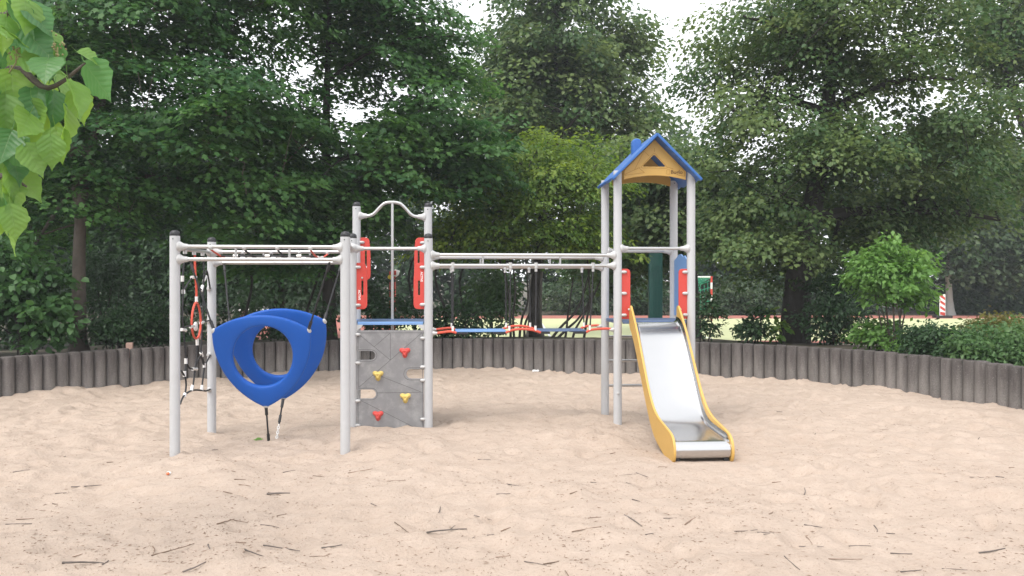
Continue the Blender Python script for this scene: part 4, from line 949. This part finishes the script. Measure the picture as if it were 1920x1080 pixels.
u_ = sprays(rng2, C2, np.tile(np.array([[0, -1., .3]]), (len(C2), 1))+rng2.normal(0, .3, (len(C2), 3)), 30, .5, .3, .3, 'oval', .15, L_DARK, 'undergrowth', None, .6); tag(u_, 'dim tangle of undergrowth in the shade behind the left wall', 'undergrowth', kind='stuff')
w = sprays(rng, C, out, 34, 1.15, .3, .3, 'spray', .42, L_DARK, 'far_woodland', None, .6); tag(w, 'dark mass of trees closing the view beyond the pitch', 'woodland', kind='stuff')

# ---------------------------------------------------------------- far objects
gl_ = thing('handball_goal', 'small goal with red and white frame and green net beyond the slide tower', 'goal', (8.88, 38, PZ))
def striped(par, a, b, n, first, name):
    a, b = Vector(a), Vector(b)
    for k in range(n):
        MB().box(a.lerp(b, (k+.5)/n), tuple(abs((b-a)[i])/n+.0 if abs((b-a)[i]) > .3 else .08 for i in range(3))).build(name, M_RED if (k+first) % 2 == 0 else M_WHITE, par, False)
striped(gl_, (8.88, 38, PZ), (8.88, 38, 1.8), 7, 0, 'goal_post'); striped(gl_, (8.55, 41, PZ), (8.55, 41, 1.8), 9, 0, 'goal_post')
MB().tube([(8.88, 38, 1.76), (8.55, 41, 1.76)], .04, 8).build('crossbar', M_WHITE, gl_)
nm = MB()
for i in range(13):
    t = i/12; y = 38+3*t; x = 8.88-.33*t; nm.tube([(x, y, 1.74), (x-.45, y, 1.5), (x-.95, y, PZ+.02)], .012, 4)
for j in range(9):
    s_ = j/8; z = 1.5+(PZ+.02-1.5)*s_; nm.tube([(8.43-.5*s_, 38, z), (8.10-.5*s_, 41, z)], .012, 4)
for j in range(6): nm.tube([(8.88-.16*j, 38, 1.7-.25*j*.6), (8.88-.16*j, 38, PZ+.02)], .012, 4); nm.tube([(8.84, 38, 1.6-.3*j), (8.43-.08*j, 38, 1.45-.3*j)], .012, 4)
nm.build('net', M_NET, gl_)['kind'] = 'stuff'
bc = thing('hazard_marker', 'red and white striped marker post on a black foot by the far track', 'marker', (at(1767, 0, 41).x, 41, PZ))
bx0 = at(1767, 0, 41).x
pl = link('panel', curve_mesh('panel', [rounded([(-.14, .10), (.14, .10), (.14, 1.14), (-.14, 1.14)], .03, 3)], .04, .005, frame((bx0, 41, PZ), (1, 0, 0), Z), M_WHITE), bc)
for k_ in range(4):
    z = .16+k_*.27; MB().add([(bx0-.12, 40.974, PZ+z+.14), (bx0-.12, 40.974, PZ+z), (bx0+.12, 40.974, PZ+z-.05+.0), (bx0+.12, 40.974, PZ+z+.10-.0)] if k_ == 0 else
        [(bx0-.12, 40.974, PZ+z+.17), (bx0-.12, 40.974, PZ+z+.04), (bx0+.12, 40.974, PZ+z-.12), (bx0+.12, 40.974, PZ+z+.01)], [(0, 1, 2, 3)]).build('stripe', M_RED, pl, False)
MB().box((bx0, 41, PZ+.06), (.8, .4, .12), None, .02).build('foot', M_BLACK, bc)
gc = thing('green_column', 'tall dark green ribbed column beyond the wall, seen above the slide', 'column', (at(1228.5, 0, 19.6).x, 19.6, .1))
gx0 = at(1228.5, 0, 19.6).x
MB().box((gx0, 19.6, 1.10), (.305, .2, 2.36), None, .012).build('core', M_GREEN, gc)
for k_ in range(6): MB().box((gx0-.06+.034*k_, 19.49, 1.02), (.018, .024, 1.95), None, .006).build('rib', M_GREEN, gc)
rp = thing('red_post', 'slim orange-red post with small white and yellow plates on top, behind the climbing tower', 'post', (at(736, 0, 27).x, 27, PZ))
rx0 = at(736, 0, 27).x
MB().box((rx0, 27, .86), (.20, .16, 2.12), None, .02).build('shaft', M_RED, rp)
MB().box((rx0+.13, 26.93, 1.86), (.17, .04, .22), Matrix.Rotation(.3, 3, 'Y'), .01).build('plate', M_WHITE, rp)
MB().box((rx0+.08, 26.89, 1.88), (.10, .03, .14), None, .01).build('plate', M_RED, rp)
MB().lathe([(.07, 0), (.07, .03)], (rx0-.07, 26.9, 1.74), (0, -1, 0), 14).build('disc', mk('yellow paint', (.75, .6, .05)), rp)
MB().box((rx0, 26.9, 1.62), (.23, .05, .06), None, .01).build('band', M_BLACK, rp); MB().box((rx0-.02, 26.9, 1.32), (.23, .05, .04), None, .01).build('band', M_BLACK, rp)
MB().tube([(rx0+.04, 26.86, 1.62), (rx0+.26, 26.86, 1.83)], .018, 6).build('strap', M_BLACK, rp)
tt = thing('flat_table', 'pale flat-topped table in the shade, half hidden by the blue shells', 'table', (at(490, 0, 31).x, 31, PZ))
tx = at(492, 0, 31).x
MB().box((tx, 31, .54), (1.9, 1.4, .06), None, .01).build('tabletop', M_CONC, tt)
for e in (-.7, .7): MB().box((tx+e, 31, .155), (.16, .8, .71), None, .01).build('leg', M_CONC, tt)
q = at(243, 648, 13.55); o = MB().box((q.x, q.y, .56), (.10, .12, .24), Matrix.Rotation(.3, 3, 'Z'), .008).build('stone_block', mk('pinkish stone', (.33, .22, .18), .9, 0, .2, 20, .4, 60)); tag(o, 'pinkish stone block standing just behind the wall at left', 'stone')

# ---------------------------------------------------------------- near branch with big leaves at upper left
ctree = thing('catalpa_tree', 'tree with big lime-green heart-shaped leaves reaching in at upper left', 'tree', (-6.9, 3.2, -.05))
MB().tube(spline([(-6.9, 3.2, -.4), (-6.85, 3.25, .8), (-6.6, 3.4, 1.9), (-6.2, 3.6, 3.0), (-5.9, 3.7, 4.6)], 5), [.16-.005*k for k in range(21)], 12).build('trunk', M_BARK, ctree)
def at3(px, py, d): return at(px, py, d)
brs = [[(-6.6, 3.4, 1.9), (-5.2, 4.0, 2.6), at(-120, 200, 4.5), at(20, 130, 4.5), at(90, 165, 4.45), at(160, 118, 4.4)],
       [(-6.2, 3.6, 3.0), (-4.8, 4.1, 3.25), at(-80, 30, 4.6), at(30, 10, 4.6), at(70, 5, 4.6)],
       [(-6.7, 3.35, 1.6), (-5.2, 4.0, 1.95), at(-120, 350, 4.5), at(0, 330, 4.5), at(50, 350, 4.5)],
       [(-6.7, 3.35, 1.7), (-5.4, 4.0, 2.2), at(-110, 240, 4.7), at(10, 225, 4.7), at(90, 230, 4.7)]]
for b_ in brs: MB().tube(spline(b_, 5), [.05-.045*(k/(len(b_)*5-5)) for k in range(len(b_)*5-4)], 7).build('branch', M_BARK, ctree)
def big_leaf(seed):
    r = random.Random(seed); nu_, nv_ = 14, 2; vs = []; fs = []; fold, curl, wav = r.uniform(.15, .45), r.uniform(.2, .55), r.uniform(.01, .03); ph = r.uniform(0, 6)
    wd = np.interp(np.linspace(0, 1, 15), [0, .07, .16, .28, .42, .56, .70, .82, .91, 1], [.03, .28, .40, .455, .44, .37, .26, .14, .05, .0])
    for i in range(nu_+1):
        t = i/nu_; x = t if t < .88 else .88+(t-.88)*1.35
        hw_ = wd[i]*(1+.07*math.sin(ph+i*1.9))
        for j in range(-nv_, nv_+1):
            s_ = j/nv_; back = -.14*abs(s_)**1.5*max(1-i/4, 0)
            vs.append((x+back, hw_*s_, fold*abs(hw_*s_)-curl*t*t*.55+wav*math.sin(ph+i*1.3+s_*3)))
    c = 2*nv_+1
    fs = [(i*c+j, (i+1)*c+j, (i+1)*c+j+1, i*c+j+1) for i in range(nu_) for j in range(c-1)]
    b0 = len(vs); vs += [(.02, -.012, 0), (.02, .012, 0), (-.22, .010, .05), (-.22, -.010, .05), (-.45, .008, .16), (-.45, -.008, .16)]
    fs += [(b0, b0+1, b0+2, b0+3), (b0+3, b0+2, b0+4, b0+5)]
    V = np.array(vs); me = np_mesh('leaf', V, np.array(fs), L_CAT)
    a_ = me.attributes.new('tint', 'FLOAT', 'FACE'); a_.data.foreach_set('value', np.full(len(fs), r.uniform(0, 1), 'f4')); return me
cl = [big_leaf(s_) for s_ in range(10)]
lr_ = random.Random(17)
def put_leaf(px, py, d, L_, yaw, dip, roll):
    o = link('leaf', cl[lr_.randrange(10)], ctree); o.location = at(px, py, d); o.scale = (L_, L_*lr_.uniform(.85, 1.1), L_)
    o.rotation_euler = (Matrix.Rotation(yaw, 4, 'Z') @ Matrix.Rotation(dip, 4, 'Y') @ Matrix.Rotation(roll, 4, 'X')).to_euler()
R_ = math.radians
# the outline leaves, each by its stalk position, length (m), heading, droop, roll
for px, py, L_, yaw, dip, roll in ((163, 125, .235, 5, 52, -60), (90, 112, .20, -70, 35, 5), (130, 155, .22, -20, 55, -10), (100, 175, .20, -40, 75, -20), (20, 138, .22, -40, 70, 10), (72, 168, .21, -75, 60, 0), (120, 205, .22, -30, 78, -40), (75, 222, .23, -60, 80, 0), (105, 245, .18, -20, 80, 60),
        (95, 258, .17, -30, 85, 30), (50, 275, .18, 0, 60, 50), (20, 285, .19, -20, 60, 10), (35, 330, .18, 5, 45, 50), (15, 340, .20, -10, 70, 10), (10, 370, .21, -20, 70, -30), (0, 415, .21, 5, 55, -40), (20, 390, .18, -10, 75, 30), (20, 10, .24, 0, 50, -60), (50, 12, .20, 10, 45, 40), (5, 40, .2, -60, 60, 0),
        (10, 55, .20, -10, 25, 10), (50, 60, .2, 0, 45, 60), (10, 185, .21, -50, 80, 0), (-10, 230, .21, -40, 80, 10), (150, 100, .13, 30, 20, 40), (45, 108, .2, 10, 15, 60), (25, 230, .2, -80, 85, 0), (140, 175, .17, 10, 70, 60)):
    put_leaf(px, py, 4.45+lr_.uniform(-.12, .12), L_*.95, R_(yaw), R_(dip), R_(roll))
for _ in range(120):
    py = lr_.uniform(-60, 420); mxx = 55 if py < 60 else (110 if py < 230 else 45 if py < 330 else 15)
    px = lr_.uniform(-170, mxx)
    put_leaf(px, py, lr_.uniform(4.35, 5.0), lr_.uniform(.12, .20), R_(lr_.gauss(-35, 60)), R_(lr_.gauss(62, 16)), R_(lr_.gauss(0, 45)))
M_SEED = mk('dry seed head', (.24, .22, .10), .9, 0, .3, 60)
for px, py in ((80, 62), (108, 88), (30, 100)):
    mb = MB(); rg = random.Random(px); c = at(px, py, 4.45)
    mb.tube([c-Z*.12+Vector((-.05, 0, 0)), c-Z*.05, c], .004, 5)
    for k_ in range(24): mb.blob(c+Vector((rg.gauss(0, .017), rg.gauss(0, .015), rg.gauss(0, .022))), (.006, .006, .006), None, 6, 4)
    mb.build('seed_cluster', M_SEED, ctree)

# ---------------------------------------------------------------- litter on the sand
def twig(px, py, length, ang_, r, m, label, bend=.1, fork=False, group=None):
    d = FPX*EYE/(py-HY); c = at(px, py, d); a = math.radians(ang_); u = Vector((math.cos(a), math.sin(a), 0)); w = Vector((-u.y, u.x, 0)); rg = random.Random(int(px*7+py)); pts = []
    for k_ in range(6):
        t = k_/5-.5; p = Vector((c.x, c.y, 0))+u*t*length+w*(bend*length*(.25-t*t)+rg.uniform(-.012, .012)*length); pts.append(p)
    za, zb_ = [sand_z(q_.x, q_.y) for q_ in (pts[0], pts[-1])]
    lift = max([0]+[sand_z(q_.x, q_.y)-(za+(zb_-za)*k_/5) for k_, q_ in enumerate(pts)])*.6
    for k_, q_ in enumerate(pts): q_.z = za+(zb_-za)*k_/5+lift+r*.6
    mb = MB().tube(spline(pts, 2), [r*(1-.05*k)*rg.uniform(.85, 1.1) for k in range(11)], 6)
    if fork:
        p0 = pts[3]; e = p0+u*length*.25+w*length*.2; mb.tube([p0, Vector((e.x, e.y, sand_z(e.x, e.y)+r+.012))], [r*.6, r*.3], 5)
    return tag(mb.build('twig', m), label, 'twig', group)
for px, py, L_, an, r, m, lab, fk in (
    (325, 1032, .34, 52, .006, M_TWIG, 'straight brown twig lying slantwise, lower left sand', False), (522, 930, .22, -8, .013, M_TWIGD, 'thick short dark stick on the sand below the blue shells', False),
    (838, 998, .36, 28, .009, M_TWIGD, 'forked dark twig in the foreground sand below the climbing tower', True), (528, 1026, .27, 4, .007, M_TWIGD, 'slightly bent dark twig in the lower left sand', False), (155, 1061, .32, -4, .010, M_TWIGD, 'dark stick at the bottom left corner', False),
    (162, 911, .30, 4, .007, M_TWIGD, 'dark stick on the sand left of the nearest post', False), (1187, 985, .20, -55, .008, M_TWIGD, 'curved dark twig below the slide end', False), (1860, 1029, .20, -3, .008, M_TWIGD, 'dark straight stick at the lower right', False),
    (1508, 915, .15, 70, .007, M_TWIGD, 'small dark twig pointing away from the camera right of the slide', False), (1525, 985, .17, 8, .006, M_TWIGD, 'thin dark twig in the right foreground', False), (1690, 1031, .17, 8, .006, M_TWIGD, 'thin dark twig near the lower right stick', False),
    (1875, 899, .13, 18, .008, M_TWIGD, 'short dark stick at the right edge', False), (1100, 1006, .23, 4, .005, M_TWIG, 'thin pale twig below the slide', False), (35, 987, .22, 5, .007, M_TWIGD, 'dark twig at the left edge of the foreground', False), (676, 897, .24, 2, .005, M_TWIG, 'thin brown twig in the middle of the sand', False),
    (752, 990, .28, -60, .005, M_TWIG, 'thin brown twig pointing away, middle foreground', False), (622, 1021, .15, 4, .008, M_TWIGD, 'short dark stick, middle foreground', False), (365, 1068, .22, 75, .008, M_TWIGD, 'dark twig pointing away at the bottom edge', False), (1585, 1048, .25, 5, .005, M_TWIG, 'long thin pale twig at the lower right', False),
    (40, 890, .16, 3, .006, M_TWIGD, 'dark twig near the left edge, middle distance', False), (908, 871, .14, -6, .006, M_TWIGD, 'dark twig on the sand below the bridge', False), (824, 957, .17, 85, .006, M_TWIGD, 'short dark twig pointing away, left of the forked twig', False)):
    twig(px, py, L_*.85, an+(int(px) % 7-3)*3, r*.72, m, lab, (.22, -.12, .08, -.2)[int(px+py) % 4], fk)
rg = random.Random(21)
for _ in range(90):
    py = 735+(1075-735)*rg.random()**.8; px = rg.uniform(10, 1910); d_ = FPX*EYE/(py-HY); x_ = (px-CX)/FPX*d_
    if math.hypot(x_-WC.x, d_-WC.y) > WR-.3: continue
    twig(px, py, rg.uniform(.05, .16), rg.gauss(0, 50), rg.uniform(.0022, .005), M_TWIGD if rg.random() < .5 else M_TWIG, 'small dry twig among the many scattered on the sand', rg.uniform(-.3, .3), False, 'small twigs scattered on the sand')
mb = MB(); rg = random.Random(8)
for _ in range(8000):
    py = 715+(1085-715)*rg.random()**.9; px = rg.uniform(-40, 1960); d_ = FPX*EYE/(py-HY); x_ = (px-CX)/FPX*d_
    if math.hypot(x_-WC.x, d_-WC.y) > WR-.1 or math.sin(x_*2.1+1.3*math.sin(d_*1.7))+math.sin(d_*2.9+x_) < rg.uniform(-2.2, 1.2): continue
    a = rg.uniform(0, 6.28); L_ = .003+.022*rg.random()**2.5; w = rg.uniform(.0012, .0035); z = sand_z(x_, d_); u = Vector((math.cos(a), math.sin(a), 0)); v = Vector((-u.y, u.x, 0)); c = Vector((x_, d_, z+.002)); h = Z*rg.uniform(.002, .005)
    mb.add([c-u*L_, c+v*w, c+u*L_, c-v*w, c+h], [(0, 1, 4), (1, 2, 4), (2, 3, 4), (3, 0, 4)])
tag(mb.build('bark_litter', M_TWIG, None, False), 'countless bits of bark and dry leaf strewn over the sand', 'litter', kind='stuff')
# tissue scrap by the wall, bottle cap, plucked leaf
c = at(1003, 698, FPX*EYE/(699-HY)); z = sand_z(c.x, c.y); mb = MB(); rg = random.Random(4)
for k_ in range(5): mb.blob((c.x+rg.uniform(-.05, .05), c.y+rg.uniform(-.02, .02), z+.018), (rg.uniform(.02, .04), .02, rg.uniform(.012, .026)), Matrix.Rotation(rg.uniform(-.5, .5), 3, 'Y'), 7, 5)
tag(mb.build('paper_scrap', M_WHITE, None, False), 'crumpled white paper scrap at the foot of the wall', 'litter')
c = at(316, 899, FPX*EYE/(899-HY)); z = sand_z(c.x, c.y)
t = thing('bottle_cap', 'tiny white and orange cap lying on the sand left of the nearest post', 'litter', (c.x, c.y, z)); MB().lathe([(.016, 0), (.017, .012), (.012, .016)], (c.x, c.y, z+.001), (.3, -.2, 1), 12).build('cap_top', M_WHITE, t); MB().lathe([(.014, 0), (.014, .01), (.008, .014)], (c.x+.004, c.y-.02, z+.004), (0, -.6, 1), 10).build('cap_liner', mk('orange plastic', (.6, .14, .05)), t)
c = at(478, 820, FPX*EYE/(820-HY)); z = sand_z(c.x, c.y)
pos = np.array([[c.x+.02*k_, c.y+.012*(k_ % 2), z+.008] for k_ in range(4)]); rn_ = np.random.default_rng(2)
o = link('fallen_leaf', leaf_mesh('fallen_leaf', pos, rn_.normal(0, 1, (4, 3)), np.array([[0, -.3, 1.]]*4)+rn_.normal(0, .3, (4, 3)), np.full(4, .07), np.array([.2, .9, .5, 1.]), 'heart', L_LIGHT)); tag(o, 'green leaf scrap on the sand under the blue shells', 'leaf')

# ---------------------------------------------------------------- moist summer air
hz = MB().box((0, 30, 24), (160, 120, 51)).build('haze', None or bpy.data.materials.new('air'), None, False)
hm = hz.data.materials[0]; hm.use_nodes = True; hn = hm.node_tree; hn.nodes.clear()
ho = hn.nodes.new('ShaderNodeOutputMaterial'); hv_ = hn.nodes.new('ShaderNodeVolumePrincipled'); hv_.inputs['Color'].default_value = (.86, .90, .95, 1); hv_.inputs['Density'].default_value = .0014; hv_.inputs['Anisotropy'].default_value = .2
hn.links.new(hv_.outputs[0], ho.inputs['Volume']); tag(hz, 'faint pale haze in the air among the far trees', kind='stuff')
